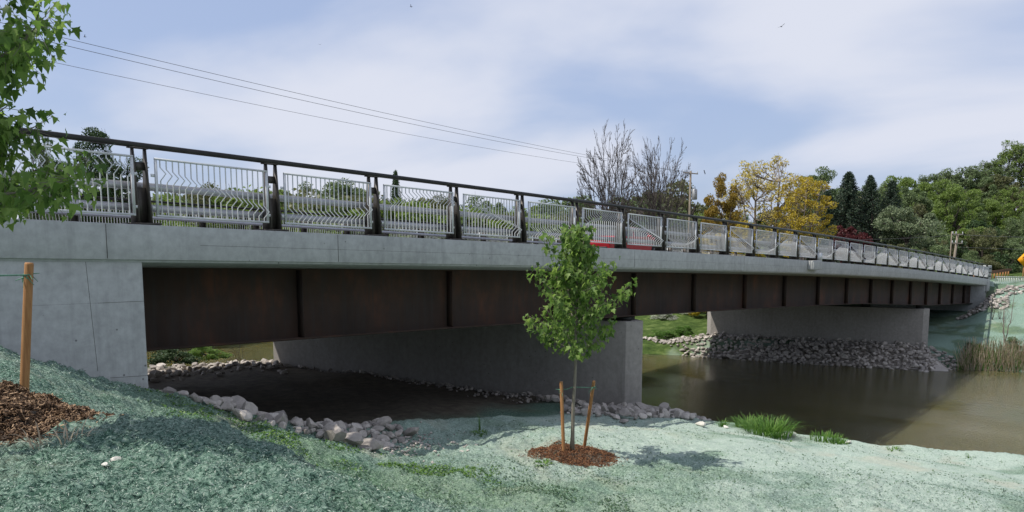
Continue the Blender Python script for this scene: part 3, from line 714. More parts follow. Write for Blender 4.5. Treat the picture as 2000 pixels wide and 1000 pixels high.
# ------------------------------------------------------------------ young maples
def young_maple(base, H, R, zc0, seed, label, nbr=40, leafs=.115, lpb=100, grp=None, prof=(.9, 1., .80, .50, .27, .10)):
    g = np.random.default_rng(seed); root = empty('maple_tree', base, label, 'tree', grp)
    tz = np.linspace(0, H * .97, 14); wob = np.cumsum(g.normal(0, .012, (14, 2)), 0)
    tr = np.c_[wob, tz]; rad = np.interp(tz, [0, .15, H], [.062, .042, .008])
    MB().path(tr, rad, 9).build('trunk', M['bark'], root, smooth=True)
    bm = MB(); lp = []
    for i in range(nbr):
        f = (i + .5) / nbr; z = zc0 + (H - zc0) * f * .93; p0 = np.array([np.interp(z, tz, tr[:, 0]), np.interp(z, tz, tr[:, 1]), z])
        az = i * 2.4 + g.normal(0, .3); env = R * np.interp(f, [0, .12, .35, .6, .8, 1], prof) * g.uniform(.65, 1.2)
        el = np.interp(f, [0, .5, 1], [.35, .75, 1.2]) + g.normal(0, .12)
        L = env / max(cos(el), .45); pts = [p0]; d = np.array([cos(az) * cos(el), sin(az) * cos(el), sin(el)])
        ns = 7
        for k in range(ns):
            d = d + g.normal(0, .10, 3) + np.array([0, 0, .02]); d /= np.linalg.norm(d); pts.append(pts[-1] + d * L / ns)
        pts = np.array(pts); bm.path(pts, np.linspace(.013, .003, ns + 1), 5)
        for k in range(int(lpb * (.5 + .5 * env / R))):
            t = g.uniform(.2, 1.05); q = np.array([np.interp(t * ns, np.arange(ns + 1), pts[:, j]) for j in range(3)])
            off = g.normal(0, .085, 3).clip(-.17, .17); off[2] -= .03
            lp.append(q + off)
            if k % 4 == 0: bm.tubes([q], [q + off], .0025, .0015, 3)
    bm.build('branch', M['bark'], root, smooth=True)
    lp = np.array(lp); Rm = rotbatch(g, len(lp), .75); lm = MB(); leafbatch(lm, MLT, MLF, lp, Rm, g.uniform(.45, 1.3, len(lp)) * leafs)
    lm.build('crown', M['maple'], root); return root
t1 = onground(1118, 880); b1 = (t1[0], t1[1], gzs(t1[0], t1[1]) - .03)
H1 = (880 - 438) / FPX * float((t1 - CP) @ cF0) * 1.0
young_maple(b1, H1, 1.2, H1 * .44, 11, 'young staked maple with fresh green leaves standing alone in a mulch ring before the bridge')
tl = onground(-85, 850, 7.7); bl = (tl[0], tl[1], gzs(tl[0], tl[1]) - .05)
young_maple(bl, 4.0, .86, 1.5, 23, 'young maple reaching in from the left edge over the bark mound', nbr=50, lpb=210, leafs=.072, prof=(.95, 1, .85, .6, .42, .15))
# stakes
def stake(b, t, r, label):
    b = np.array(b, float); t = np.array(t, float); root_loc = tuple(b)
    d = t - b; pts = [b * 0 - d * .08, d * .02, d * .5 + rng.normal(0, .004, 3), d * .985, d]
    return MB().path(pts, [r, r, r * .98, r * .95, r * .85], 10).build('wooden_stake', M['wood'], None, smooth=False, loc=root_loc, bevel=0, label=label, category='stake')
D1 = float((t1 - CP) @ cF0)
sA = onground(1101, 881); sB = onground(1141, 877)
a_t = dep(1096, 745, D1 + .05); b_t = dep(1160, 744, D1 + .25)
stake((sA[0], sA[1], gzs(sA[0], sA[1])), a_t, .036, 'wooden stake left of the lone young maple trunk')
stake((sB[0], sB[1], gzs(sB[0], sB[1])), b_t, .036, 'leaning wooden stake right of the lone young maple trunk')
sL = onground(48, 772, 7.7); DL = float((sL - CP) @ cF0)
l_t = dep(57, 513, DL + .02)
stake((sL[0], sL[1], gzs(sL[0], sL[1])), l_t, .039, 'tall wooden stake in the bark mound at the left edge')
def tie(pts, knots, label):
    pts = np.array(pts); o = pts[0].copy()
    ob = MB().path(pts - o, .008, 6)
    for kx in knots:
        kx = np.array(kx) - o
        for i in range(14):
            q = kx + rng.normal(0, .018, 3); ob.tubes([q], [q + rng.normal(0, .045, 3) - (0, 0, .03)], .006, .003, 4)
        an = np.linspace(0, 2 * pi, 12); ob.path(np.c_[kx[0] + .036 * np.cos(an), kx[1] + .036 * np.sin(an), kx[2] + .006 * np.sin(3 * an)], .008, 5)
    return ob.build('tree_tie', M['rope'], None, loc=tuple(o), label=label, category='rope')
kA = dep(1096, 761, D1 + .05); kB = dep(1158, 757, D1 + .22); kT = dep(1118, 756, D1)
tie([kA, (kA + kT) / 2 - (0, 0, .02), kT + (0, 0, .0), (kT + kB) / 2, kB], [kA, kB], 'thin green rope tying the lone maple to its two stakes')
kL = dep(55, 537, DL + .02); kL2 = np.array([bl[0], bl[1], kL[2] + .07])
tie([kL, kL * .6 + kL2 * .4 - (0, 0, .005), kL2], [kL], 'green rope knotted to the tall stake at the left edge')
# mulch
def mulch(cx, cy, r, n, mat, label, size, seed, sq=1.0):
    g = np.random.default_rng(seed); a = g.uniform(0, 2 * pi, n); rr = r * np.sqrt(g.random(n)) * (1 + .08 * np.sin(3 * a) + .06 * np.sin(7 * a + 1)) * np.where(g.random(n) < .08, 1.2, 1)
    x = cx + rr * np.cos(a); y = cy + rr * np.sin(a); z = gza(x, y) + g.uniform(.005, .05, n) * (1 - (rr / r) ** 2 * .7).clip(.2, 1)
    T = np.array([(-.5, -.14, 0), (.5, -.10, .02), (.45, .13, 0), (-.4, .15, .04), (-.45, 0, -.08), (.4, 0, -.08)])
    Rm = rotbatch(g, n, .0); mb = MB(); leafbatch(mb, T, [[0, 1, 2, 3], [0, 4, 5, 1], [3, 2, 5, 4]], np.c_[x, y, z] - (cx, cy, gz(cx, cy)), Rm, g.uniform(.5, 1.6, n) * size)
    mb.build('bark_mulch', mat, None, loc=(cx, cy, gz(cx, cy)), kind='stuff', label=label, category='mulch')
mulch(MOUNDS[0][0], MOUNDS[0][1], .95, 13000, M['mulchchip'], 'reddish bark mulch ring round the lone young maple', .034, 31)
mulch(MOUNDS[1][0], MOUNDS[1][1], .98, 48000, M['mulchwood'], 'brown shredded bark mound at the left edge', .034, 32)
# ------------------------------------------------------------------ hydroseed fibres, sprouts, weeds (nobody could count them)
n = 520000
g = np.random.default_rng(41)
dd = g.uniform(3.0, 15, n); px = g.uniform(-60, 2060, n)
d0 = np.array([ray(a, HY) for a in np.linspace(-60, 2060, 200)]); 
vx = np.interp(px, np.linspace(-60, 2060, 200), d0[:, 0]); vy = np.interp(px, np.linspace(-60, 2060, 200), d0[:, 1])
x = vx * dd; y = vy * dd; z = gza(x, y)
out_m = (np.hypot(x - MOUNDS[0][0], y - MOUNDS[0][1]) > .95) & (np.hypot(x - MOUNDS[1][0], y - MOUNDS[1][1]) > 1.15)
k = (x > .3) & (x < 24) & (y > .4) & (y < 13.2) & out_m & (g.random(n) < np.interp(x, [5, 12, 24], [1, .45, .22])); x, y, z = x[k], y[k], z[k]; n = len(x)
T = np.array([(-.5, -.07, 0), (.05, -.10, .22), (.5, -.03, 0), (.05, .09, .14)])
mb = MB(); leafbatch(mb, T, [[0, 1, 2, 3]], np.c_[x, y, z + g.uniform(.0, .018, n)], rotbatch(g, n, .1), np.minimum(np.exp(g.normal(0, .45, n)), 2) * (.010 + .0011 * np.hypot(x, y)))
mb.build('hydroseed_mulch', M['hydro'], None, kind='stuff', label='teal dyed fibre mulch flakes scattered over the seeded bank', category='mulch')
def sprouts(n, fx, size, mat, name, label, cat, seed, droop=-.5, tm=QT2):
    g = np.random.default_rng(seed); x, y = fx(g, n); n = len(x); z = gza(x, y)
    mb = MB(); leafbatch(mb, tm, QF2, np.c_[x, y, z + g.uniform(0, size * .6, n)], rotbatch(g, n, droop), g.uniform(.5, 1.5, n) * size)
    mb.build(name, mat, None, kind='stuff', label=label, category=cat)
def band(g, n):
    t = g.uniform(0, 1, n) ** .8; x = np.interp(t, [0, .5, 1], [5.3, 7.8, 10.2]) + g.normal(0, .35, n); y = np.interp(t, [0, .5, 1], [12.3, 10.9, 9.4]) + g.normal(0, .45, n)
    k = (y < 12.9) & (fbm(x, y, 1.5, 2, 77) > -.08); return x[k], y[k]
sprouts(6500, band, .036, M['weed'], 'seedling_weeds', 'yellow green weeds sprouting along the top of the steep slope', 'weeds', 51)
def spread(g, n):
    x = g.uniform(6, 24, n); y = g.uniform(1, 12.2, n); k = (fbm(x, y, .9, 3, 79) > -.18) & (np.hypot(x - MOUNDS[0][0], y - MOUNDS[0][1]) > 1); return x[k], y[k]
sprouts(15000, spread, .028, M['darkweed'], 'seedling_weeds', 'tiny dark sprouts speckling the pale green flat', 'weeds', 53, droop=-.25)
def patch(g, n):
    x = g.normal(9.3, 1.3, n); y = g.normal(7.2, 1.2, n); k = (fbm(x, y, 1.2, 2, 78) > .02) & (y < 12) & (x > 2); return x[k], y[k]
sprouts(13000, patch, .028, M['darkweed'], 'seedling_weeds', 'sparse green weeds sprouting on the flatter ground left of the lone maple', 'weeds', 52)
# grass tufts
def tuft(px, py, R, H, nblade, label, seed, mat='grass', lean=1.25, z0=3.3, w=.011, up=0):
    g = np.random.default_rng(seed); p = onground(px, py, z0); base = np.array([p[0], p[1], gzs(p[0], p[1]) - .03 + up]); mb = MB()
    for i in range(nblade):
        a = g.uniform(0, 2 * pi); rr = R * .55 * sqrt(g.random()); b = np.array([cos(a) * rr, sin(a) * rr, 0]); az = a + g.normal(0, .6); L = H * g.uniform(.6, 1.25); ln = lean * g.uniform(.3, 1.2)
        pts = []
        for t in np.linspace(0, 1, 6): pts.append(b + np.array([cos(az), sin(az), 0]) * L * ln * t * t * .8 + np.array([0, 0, 1]) * L * (t - .42 * ln * t ** 3))
        pts = np.array(pts); s_ = np.array([-sin(az), cos(az), 0]); ww = w * np.array([1, 1.1, 1, .8, .5, .05])[:, None]
        V = np.concatenate([pts - s_ * ww, pts + s_ * ww]); mb.add(V, [[j, j + 1, j + 7, j + 6] for j in range(5)])
    return mb.build('grass_tuft', M[mat], None, loc=tuple(base), label=label, category='grass')
tuft(1500, 848, 1.25, .62, 420, 'large arching green grass tuft at the water edge of the near bank', 61, z0=3.2)
tuft(1462, 838, .7, .55, 200, 'darker grass tuft behind the left side of the large one', 62, z0=3.2)
tuft(1412, 834, .25, .32, 40, 'tiny grass tuft on the bank edge near a pale stone', 63)
tuft(1612, 860, .9, .26, 170, 'low pale green grass clump on the bank edge', 64, lean=.7)
tuft(1638, 866, .5, .28, 80, 'smallest pale grass clump at the end of the low one', 65, lean=.7)
tuft(1745, 878, .3, .2, 30, 'few thin grass blades on the bank edge at right', 66)
tuft(1895, 893, .2, .14, 16, 'little dark weed at the far right bank edge', 67)
tuft(1062, 908, .32, .10, 60, 'flat green weed in front of the lone maple mulch ring', 68, lean=1.6, w=.014)
tuft(936, 848, .35, .14, 60, 'leafy weed at the shade line under the bridge', 69)
tuft(938, 842, .05, .42, 7, 'single tall thin weed stalk at the shade line', 70, lean=.15)
tuft(425, 785, .12, .14, 14, 'small dandelion stalks among the riprap', 71, z0=6)
tuft(182, 722, .15, .22, 12, 'thin grass blades against the wing wall', 72, z0=7)
tuft(222, 738, .12, .20, 10, 'second few grass blades against the wing wall near its corner', 73, z0=7)
tuft(1540, 862, .2, .1, 16, 'small dark sprig in front of the white boulders', 74)
tuft(118, 870, .3, .18, 26, 'dry straw blades sticking out of the bark mound', 75, 'reed', z0=7.6, w=.005)
# ------------------------------------------------------------------ background trees
def grow(g, H, spread, up, levels, n0, k, trunk_h=.3, r0=.16, wig=.12, lenf=.62, ang=.6):
    """recursive skeleton; returns segments and tips"""
    P0, P1, R0_, R1_, tips = [], [], [], [], []
    def br(p, d, L, r, lv):
        ns = 4 if lv < 2 else 3; pts = [p]
        for i in range(ns):
            d = d + g.normal(0, wig, 3) + np.array([0, 0, up]); d = d / np.linalg.norm(d); q = pts[-1] + d * L / ns
            P0.append(pts[-1]); P1.append(q); R0_.append(r * (1 - .5 * i / ns)); R1_.append(r * (1 - .5 * (i + 1) / ns)); pts.append(q)
        if lv >= levels: tips.append(pts[-1]); return
        m = k if lv else n0
        for j in range(m):
            t = g.uniform(.35, 1) if lv else g.uniform(trunk_h, 1); i = min(int(t * ns), ns - 1); q = pts[i] + (pts[i + 1] - pts[i]) * (t * ns - i)
            a = g.uniform(0, 2 * pi); e = ang * g.uniform(.6, 1.3); u = np.cross(d, g.normal(size=3)); u /= np.linalg.norm(u)
            dd_ = d * cos(e) + u * sin(e) * spread; dd_ /= np.linalg.norm(dd_); br(q, dd_, L * lenf * g.uniform(.75, 1.2) * (1.15 - .3 * t), r * .55, lv + 1)
        br(pts[-1], d, L * lenf * .9, r * .5, lv + 1)
    br(np.zeros(3), np.array([0, 0, 1.]), H * .5, r0, 0)
    return np.array(P0), np.array(P1), np.array(R0_), np.array(R1_), np.array(tips)
def norm_tree(sk, Hh_, W_):
    P0, P1, a, b, t = sk; top = P1[:, 2].max(); wd = np.percentile(np.hypot(P1[:, 0], P1[:, 1]), 98)
    s_ = np.array([W_ / 2 / wd, W_ / 2 / wd, Hh_ / top]); return P0 * s_, P1 * s_, a, b, t * s_
PROTO = {}
def crown_mesh(seed, C_, rad, per, ls, shell=.55):
    """C_ (n,3) blob centres, rad (n,) blob radii: leaves mostly near the blob surfaces"""
    g = np.random.default_rng(seed); n = len(C_) * per; d = g.normal(size=(n, 3)); d /= np.linalg.norm(d, axis=1)[:, None]
    r = np.repeat(rad, per) * (shell + (1 - shell) * g.random(n) ** .5) * g.uniform(.8, 1.12, n)
    P = np.repeat(C_, per, 0) + d * r[:, None] * [1, 1, .8]; mb = MB(); leafbatch(mb, QT2, QF2, P, rotbatch(g, n), g.uniform(.6, 1.4, n) * ls); return mb.mesh('crown')
def limb(P0, P1, A, B, a, b, ra, rb, g, ns=5, bend=.25):
    a = np.array(a); b = np.array(b); t = np.linspace(0, 1, ns + 1)[:, None]; L = np.linalg.norm(b - a)
    m = (a + b) / 2 + g.normal(0, .06, 3) * L + np.array([0, 0, -bend * L * .3]); P = (1 - t) ** 2 * a + 2 * t * (1 - t) * m + t * t * b + g.normal(0, .012, (ns + 1, 3)) * L * (t * (1 - t) * 4)
    r = ra + (rb - ra) * t[:, 0]; P0 += list(P[:-1]); P1 += list(P[1:]); A += list(r[:-1]); B += list(r[1:]); return P
def blobs(g, kind, H, W_):
    """blob centres for a crown: many of unequal size through the crown's outer half"""
    n = int(dict(round=46, thin=85, airy=60, bush=40, pine=50)[kind] * (H / 10) ** .7); z0 = dict(round=.22, airy=.30, thin=.28, bush=.05, pine=.25)[kind]
    C_ = []; R_ = []
    while len(C_) < n:
        d = g.normal(size=3); d /= np.linalg.norm(d); rr = g.uniform(.35, 1) ** .6
        if kind == 'bush': d[2] = abs(d[2])
        hz = H * (1 - z0) / 2; c = np.array([d[0] * W_ / 2 * .84 * rr, d[1] * W_ / 2 * .84 * rr, H * z0 + hz * .95 + d[2] * hz * .9 * rr])
        if kind == 'bush': c[2] = d[2] * H * .84 * rr + .3
        if kind != 'bush' and d[2] < -.3: c[:2] *= 1.0
        C_.append(c); R_.append(g.uniform(.5, 1.15) * W_ * (.085 if kind in ('airy', 'thin') else .125))
    return np.array(C_), np.array(R_)
def proto(key, kind, seed, H=10., W_=8.):
    """unit tree 10 m tall, 8 m wide as two meshes: trunk with limbs, crown"""
    if key in PROTO: return PROTO[key]
    g = np.random.default_rng(seed); P0 = []; P1 = []; A = []; B = []; cr = None
    if kind in ('round', 'airy', 'bush', 'pine', 'thin'):
        C_, R_ = blobs(g, kind, H, W_)
        th = H * dict(round=.5, thin=.2, airy=.34, bush=.15, pine=.6)[kind]; TR = limb(P0, P1, A, B, (0, 0, 0), (g.normal(0, .15), g.normal(0, .15), th), .2, .13, g, 6, 0)
        mains = []
        for k in range(7):
            a = k * 2.4; q = TR[g.integers(2, 7)]; e = np.array([cos(a) * W_ * .22, sin(a) * W_ * .22, H * g.uniform(.5, .8)]) if kind != 'bush' else np.array([cos(a) * W_ * .25, sin(a) * W_ * .25, H * .5])
            mains.append(limb(P0, P1, A, B, q, e, .10, .05, g))
        M_ = np.concatenate(mains)
        for c, r in zip(C_, R_):
            q = M_[np.argmin(np.linalg.norm(M_ - c, axis=1) + (M_[:, 2] > c[2]) * 2)]; P = limb(P0, P1, A, B, q, c, .045, .018, g)
            for _ in range(7 if kind not in ('airy', 'thin') else 12):
                d = g.normal(size=3); d[2] = abs(d[2]) * .8; d /= np.linalg.norm(d); limb(P0, P1, A, B, P[g.integers(2, 6)], c + d * r * g.uniform(.8, 1.25), .014, .006, g, 3)
        cr = crown_mesh(seed, C_, R_, dict(round=330, thin=62, airy=110, bush=330, pine=560)[kind], dict(round=.19, thin=.14, airy=.17, bush=.19, pine=.13)[kind])
    elif kind == 'spruce':
        tips = []
        for i in range(300):
            z = .05 + .94 * (i / 300) ** .9; L = (1 - z) ** .8 * W_ / 2 * g.uniform(.7, 1.2) + .12; a = i * 2.4 + g.normal(0, .2); q0 = np.array([0, 0, z * H]); q1 = q0 + np.array([cos(a) * L, sin(a) * L, -L * .25 + .12]); limb(P0, P1, A, B, q0, q1, .03, .01, g, 2)
            for t in np.linspace(.15, 1, 8): tips.append(q0 + (q1 - q0) * t - np.array([0, 0, .12 * t]))
        limb(P0, P1, A, B, (0, 0, 0), (0, 0, H), .2, .02, g, 4, 0)
        cr = crown_mesh(seed, np.array(tips), np.full(len(tips), .26), 9, .11, .1)
    elif kind == 'sapling':
        for k, (ax, ay) in enumerate(((.9, .2), (-.8, .5), (.1, -.7))):
            Q = limb(P0, P1, A, B, (0, 0, .2), (ax * 1.6, ay * 1.6, H * (1, .85, .7)[k]), .13, .02, g, 10, .25)
            for j in range(7):
                q = Q[g.integers(3, 10)]; e = q + np.array([g.normal(0, 1.1), g.normal(0, 1.1), g.uniform(.6, 2.0)]); T_ = limb(P0, P1, A, B, q, e, .03, .012, g, 5)
                for _ in range(3): limb(P0, P1, A, B, T_[g.integers(1, 5)], T_[-1] + g.normal(0, .6, 3), .013, .01, g, 3)
    elif kind == 'bare':
        def sub(P, lv, r):
            n_ = [0, 12, 7, 4][lv]
            L = np.linalg.norm(P[-1] - P[0])
            for k in range(n_):
                i = 1 + int((len(P) - 2) * (k + g.random()) / n_); i = min(i, len(P) - 2); d = P[i + 1] - P[i]; d = d / np.linalg.norm(d); u = np.cross(d, g.normal(size=3)); u /= np.linalg.norm(u)
                out = P[i].copy(); out[2] = 0; out = out / (np.linalg.norm(out) + .3); an = g.uniform(.35, .75)
                dd_ = d * cos(an) + (u + out * .6) * sin(an) + np.array([0, 0, .10]); dd_ /= np.linalg.norm(dd_); l = L * g.uniform(.25, .5) * (1.15 - .55 * i / len(P))
                Q = limb(P0, P1, A, B, P[i], P[i] + dd_ * l, r, r * .45, g, 6 if lv < 3 else 3, .35)
                if lv < 3: sub(Q, lv + 1, r * .5)
        limb(P0, P1, A, B, (0, 0, 0), (0, 0, H * .16), .22, .17, g, 4, 0)
        for k in range(16):
            a = k * 2.4 + g.normal(0, .3); rr = (.06 + .94 * ((k + .5) / 16) ** .6) * W_ * .44; b_ = np.array([cos(a) * rr, sin(a) * rr, H * (.93 - .40 * (rr / (W_ * .44)) ** 2.2) * g.uniform(.93, 1.0)])
            Q = limb(P0, P1, A, B, (0, 0, H * g.uniform(.06, .17)), b_, .10, .012, g, 10, .42 + .3 * rr / W_); sub(Q, 1, .032)
    P0 = np.array(P0); P1 = np.array(P1); A = np.array(A); B = np.array(B); mn = .011 if kind == 'bare' else .008
    mb = MB(); k = A > .04; mb.tubes(P0[k], P1[k], A[k], B[k], 7); mb.tubes(P0[~k], P1[~k], np.maximum(A[~k], mn), np.maximum(B[~k], mn), 3)
    PROTO[key] = (mb.mesh('trunk', True), cr); return PROTO[key]
TN = 0
def tree(px, ytop, D, key, kind, seed, mat, label, wpx=None, bark='oldbark', name='deciduous_tree', cat='tree', group='wooded backdrop', zb=None, rz=None):
    p = dep(px, HY, D); x, y = p[0], p[1]
    z = max(gz(x, y), .3) - .1 if zb is None else zb; top = dep(px, ytop, D)[2]; Hs = max(top - z, 1.)
    wm = (wpx * D / FPX) if wpx else Hs * .8
    root = empty(name, (x, y, z), label, cat, group, rng.uniform(0, 6.28) if rz is None else rz)
    asp = Hs / wm; PH = 10. if kind in ('spruce', 'bare', 'sapling') else 8. * min((.75, 1.1, 1.6, 2.3), key=lambda q: abs(math.log(q / asp)))
    tm, cm = proto('%s_%.0f' % (key, PH * 10), kind, seed, PH); sc = (wm / 8., wm / 8., Hs / PH)
    link_mat(link('trunk', tm, None, root, scale=sc), M[bark])
    if cm: link_mat(link('crown', cm, None, root, scale=sc), M[mat])
    return root
TENS = ['', '', 'twenty', 'thirty', 'forty', 'fifty']
ORD = 'first second third fourth fifth sixth seventh eighth ninth tenth eleventh twelfth thirteenth fourteenth fifteenth sixteenth seventeenth eighteenth nineteenth'.split()
for t_ in (2, 3, 4): ORD += [TENS[t_][:-1] + 'ieth'] + ['%s-%s' % (TENS[t_], ORD[u_]) for u_ in range(9)]
ORD += ['fiftieth'] + ['fifty-' + ORD[u_] for u_ in range(9)] + ['sixtieth'] + ['sixty-' + ORD[u_] for u_ in range(9)]
HUE = dict(lf_mid='mid green', lf_olive='olive', lf_lime='light green', lf_dark='dark green')
# left part, behind the railing
tree(205, 238, 70, 'pi1', 'pine', 121, 'lf_dark', 'dark green dense pine behind the left end of the railing', 190, name='pine_tree')
tree(120, 300, 76, 'pi1', 'pine', 121, 'lf_dark', 'darker low tree behind the leaves of the left maple', 160)
tree(88, 195, 66, 'ai1', 'airy', 103, 'lf_mid', 'thin airy tree top peeping above the left maple leaves', 70)
BG = [(430, 345, 95, 'rd3', 90), (350, 400, 85, 'bu1', 140), (520, 370, 100, 'rd1', 80), (470, 360, 92, 'rd2', 100), (575, 350, 110, 'rd2', 90), (640, 335, 110, 'ai1', 90), (690, 338, 112, 'rd3', 90), (610, 385, 90, 'bu1', 150), (700, 385, 95, 'bu1', 140), (840, 372, 105, 'rd3', 80), (900, 380, 110, 'rd1', 90), (800, 395, 98, 'bu1', 150), (930, 400, 100, 'bu1', 150), (975, 378, 115, 'rd2', 60), (1040, 392, 110, 'rd3', 110), (1100, 380, 105, 'rd1', 110), (1150, 375, 110, 'rd2', 100), (1010, 410, 95, 'bu1', 140), (1250, 372, 108, 'rd3', 110), (1100, 412, 92, 'bu1', 150), (1220, 420, 92, 'bu1', 160), (280, 420, 80, 'bu1', 140), (1310, 355, 112, 'rd1', 120), (1370, 405, 105, 'rd3', 90)]
K0 = {'rd1': ('round', 101), 'rd2': ('round', 102), 'rd3': ('round', 105), 'bu1': ('bush', 106), 'bu2': ('bush', 107), 'ai1': ('airy', 103), 'ai2': ('airy', 108), 'sp1': ('spruce', 109), 'sp2': ('spruce', 110), 'ba1': ('bare', 111), 'ba2': ('bare', 112)}
gb = np.random.default_rng(71)
for i_, a_ in enumerate(range(150, 1330, 34)):
    BG.append((a_ + int(gb.uniform(-15, 15)), int(np.interp(a_, [0, 300, 600, 900, 1330], [368, 356, 348, 384, 412]) + gb.uniform(-10, 12)), 98 + (i_ % 2) * 6, 'bu1' if i_ % 3 else 'bu2', 185))
BG = [(a, b, D, k, w * (1.7 if k[0] == 'r' else 1.75)) for a, b, D, k, w in BG]
mats_ = ['lf_mid', 'lf_olive', 'lf_mid', 'lf_lime', 'lf_mid']
BG = sorted(BG)
for i, (a, b, D, k, w) in enumerate(BG):
    tree(a, b, D, k, K0[k][0], K0[k][1], mats_[i % 5] if k != 'bu1' else ['lf_olive', 'lf_mid', 'lf_lime'][i % 3], '%s %s, %s from left in the distant greenery behind the railing' % (HUE[mats_[i % 5] if k != 'bu1' else ['lf_olive', 'lf_mid', 'lf_lime'][i % 3]], 'bush' if k == 'bu1' else 'tree', ORD[i]), w, group='distant trees behind the left half of the bridge')
tree(775, 332, 100, 'sp3', 'spruce', 113, 'lf_dark', 'small pointed dark green tree above the third railing panel', 75, name='spruce_tree')
# two bare trees
tree(1188, 236, 88, 'ba1', 'bare', 111, None, 'tall leafless upright tree, left of the two bare ones', 150, 'twig', rz=.4)
tree(1284, 250, 92, 'ba2', 'bare', 112, None, 'tall leafless upright tree, right of the two bare ones, by the utility pole', 145, 'twig', rz=2)
# yellow group
tree(1492, 290, 84, 'th1', 'thin', 128, 'lf_paleyellow', 'spreading half bare tree with pale yellow young leaves and crooked grey limbs', 215, 'paleb')
tree(1570, 316, 79, 'ai3', 'airy', 114, 'lf_yellow', 'bright golden yellow tree crown right of the spreading half bare one', 130, 'paleb')
tree(1410, 330, 80, 'rd4', 'round', 115, 'lf_orange', 'rusty orange leaved pointed tree beside the utility pole', 90)
tree(1385, 398, 78, 'bu2', 'bush', 107, 'lf_yellow', 'low golden yellow hedge bush right of the utility pole', 110, name='golden_shrub', cat='shrub')
tree(1450, 408, 78, 'bu1', 'bush', 106, 'lf_yellow', 'golden yellow bush in front of the orange tree, below the spreading yellow one', 120, name='golden_shrub', cat='shrub')
tree(1590, 312, 118, 'rd3', 'round', 105, 'lf_mid', 'grey green round tree top behind the golden crown', 100)
# conifers
for (a, b, w, lb) in ((1652, 335, 150, 'tallest dark spruce right of the golden tree'), (1694, 342, 120, 'pointed dark spruce, second right of the golden tree'), (1736, 352, 120, 'dark spruce, third right of the golden tree'), (1612, 372, 130, 'dark spruce standing in the shadow just under the golden crown')):
    tree(a, b, 98, 'sp1' if a % 4 else 'sp2', 'spruce', 109 if a % 4 else 110, 'lf_spruce', lb, w, name='spruce_tree', group='dark spruces')
tree(1560, 405, 92, 'bu2', 'bush', 107, 'lf_dark', 'dark evergreen bush behind the trunk of the spreading yellow tree', 120, name='evergreen_shrub', cat='shrub')
tree(1520, 430, 84, 'bu1', 'bush', 106, 'lf_mid', 'green bush at the foot of the spreading yellow tree', 90, name='shrub', cat='shrub')
tree(1590, 430, 86, 'ai2', 'airy', 108, 'lf_pale', 'pale leaved small tree before the dark spruces', 80)
tree(1662, 432, 86, 'rd2', 'round', 102, 'lf_maroon', 'round maroon leaved tree above the middle railing', 90, name='copper_beech')
tree(1770, 392, 92, 'rd5', 'round', 116, 'lf_pale', 'broad pale silvery green tree right of the maroon one', 145)
tree(1745, 455, 84, 'bu2', 'bush', 107, 'lf_olive', 'olive bush at the foot of the silvery green tree', 100, name='shrub', cat='shrub')
tree(1815, 470, 88, 'bu1', 'bush', 106, 'lf_mid', 'mid green bush left of the right utility pole', 120, name='shrub', cat='shrub')
tree(1862, 352, 118, 'rd3', 'round', 105, 'lf_lime', 'bright lime green tree high on the wooded hill', 100)
for i, (a, b) in enumerate(((1890, 478), (1925, 488), (1960, 482), (2000, 470), (2045, 480))):
    tree(a, b, 101, 'bu2', 'bush', 107, ['lf_mid', 'lf_olive', 'lf_dark'][i % 3], 'dark leafy bush, %s from the left behind the far end post and guard rail' % ORD[i], 75, name='shrub', cat='shrub', group='bushes behind the guard rail')
# wooded hill: rows of individual trees
g = np.random.default_rng(99)
tk = ['rd1', 'rd2', 'rd3', 'rd5', 'ai1', 'ai2', 'rd1']; PROTO_K = dict(K0, rd4=('round', 115), rd5=('round', 116), ai3=('airy', 114))
def skyline(px): return np.interp(px, [1380, 1560, 1640, 1700, 1760, 1800, 1870, 1930, 1975, 2100], [380, 360, 345, 338, 322, 318, 308, 285, 262, 240])
ROWN = {104: 'lowest front row', 112: 'second lowest row', 124: 'third row up', 138: 'fourth row up', 152: 'row below the skyline', 168: 'skyline row'}
for D, y0_, dy_, st in ((104, 452, 14, 50), (112, 415, 20, 46), (124, 385, 22, 42), (138, 360, 22, 40), (152, 338, 20, 40), (168, 0, 8, 34)):
    ri = 0
    for a in np.arange(1560, 2110, st):
        a2 = a + g.uniform(-14, 14); s_ = skyline(a2)
        if D == 168: b = s_ + g.uniform(-4, 16); 
        else:
            b = max(y0_ + (2000 - a2) * .10 + g.uniform(-dy_, dy_), s_ + 6)
        if D < 115 and a2 < 1800: continue
        k = tk[int(g.integers(7))] if D < 168 else ['ai1', 'ai2', 'ai3', 'rd3'][int(g.integers(4))]
        mt = ['lf_mid', 'lf_olive', 'lf_olive', 'lf_mid', 'lf_mid', 'lf_lime', 'lf_dark'][int(g.integers(7))]
        if D == 168: mt = ['lf_mid', 'lf_lime', 'lf_mid'][int(g.integers(3))]
        tree(a2, b, D, k, *PROTO_K[k], mt, '%s tree, %s from left in the %s of the hillside wood' % (HUE[mt], ORD[ri], ROWN[D]), g.uniform(70, 110), group='trees on the wooded hillside', bark='oldbark'); ri += 1
for i, a in enumerate((1430, 1500, 1600, 1650, 1720, 1780)):
    tree(a, skyline(a) + 30, 128, 'rd2', 'round', 102, 'lf_mid', 'green tree, %s from the left behind the yellow trees and spruces' % ORD[i], 90, group='trees behind the spruces')
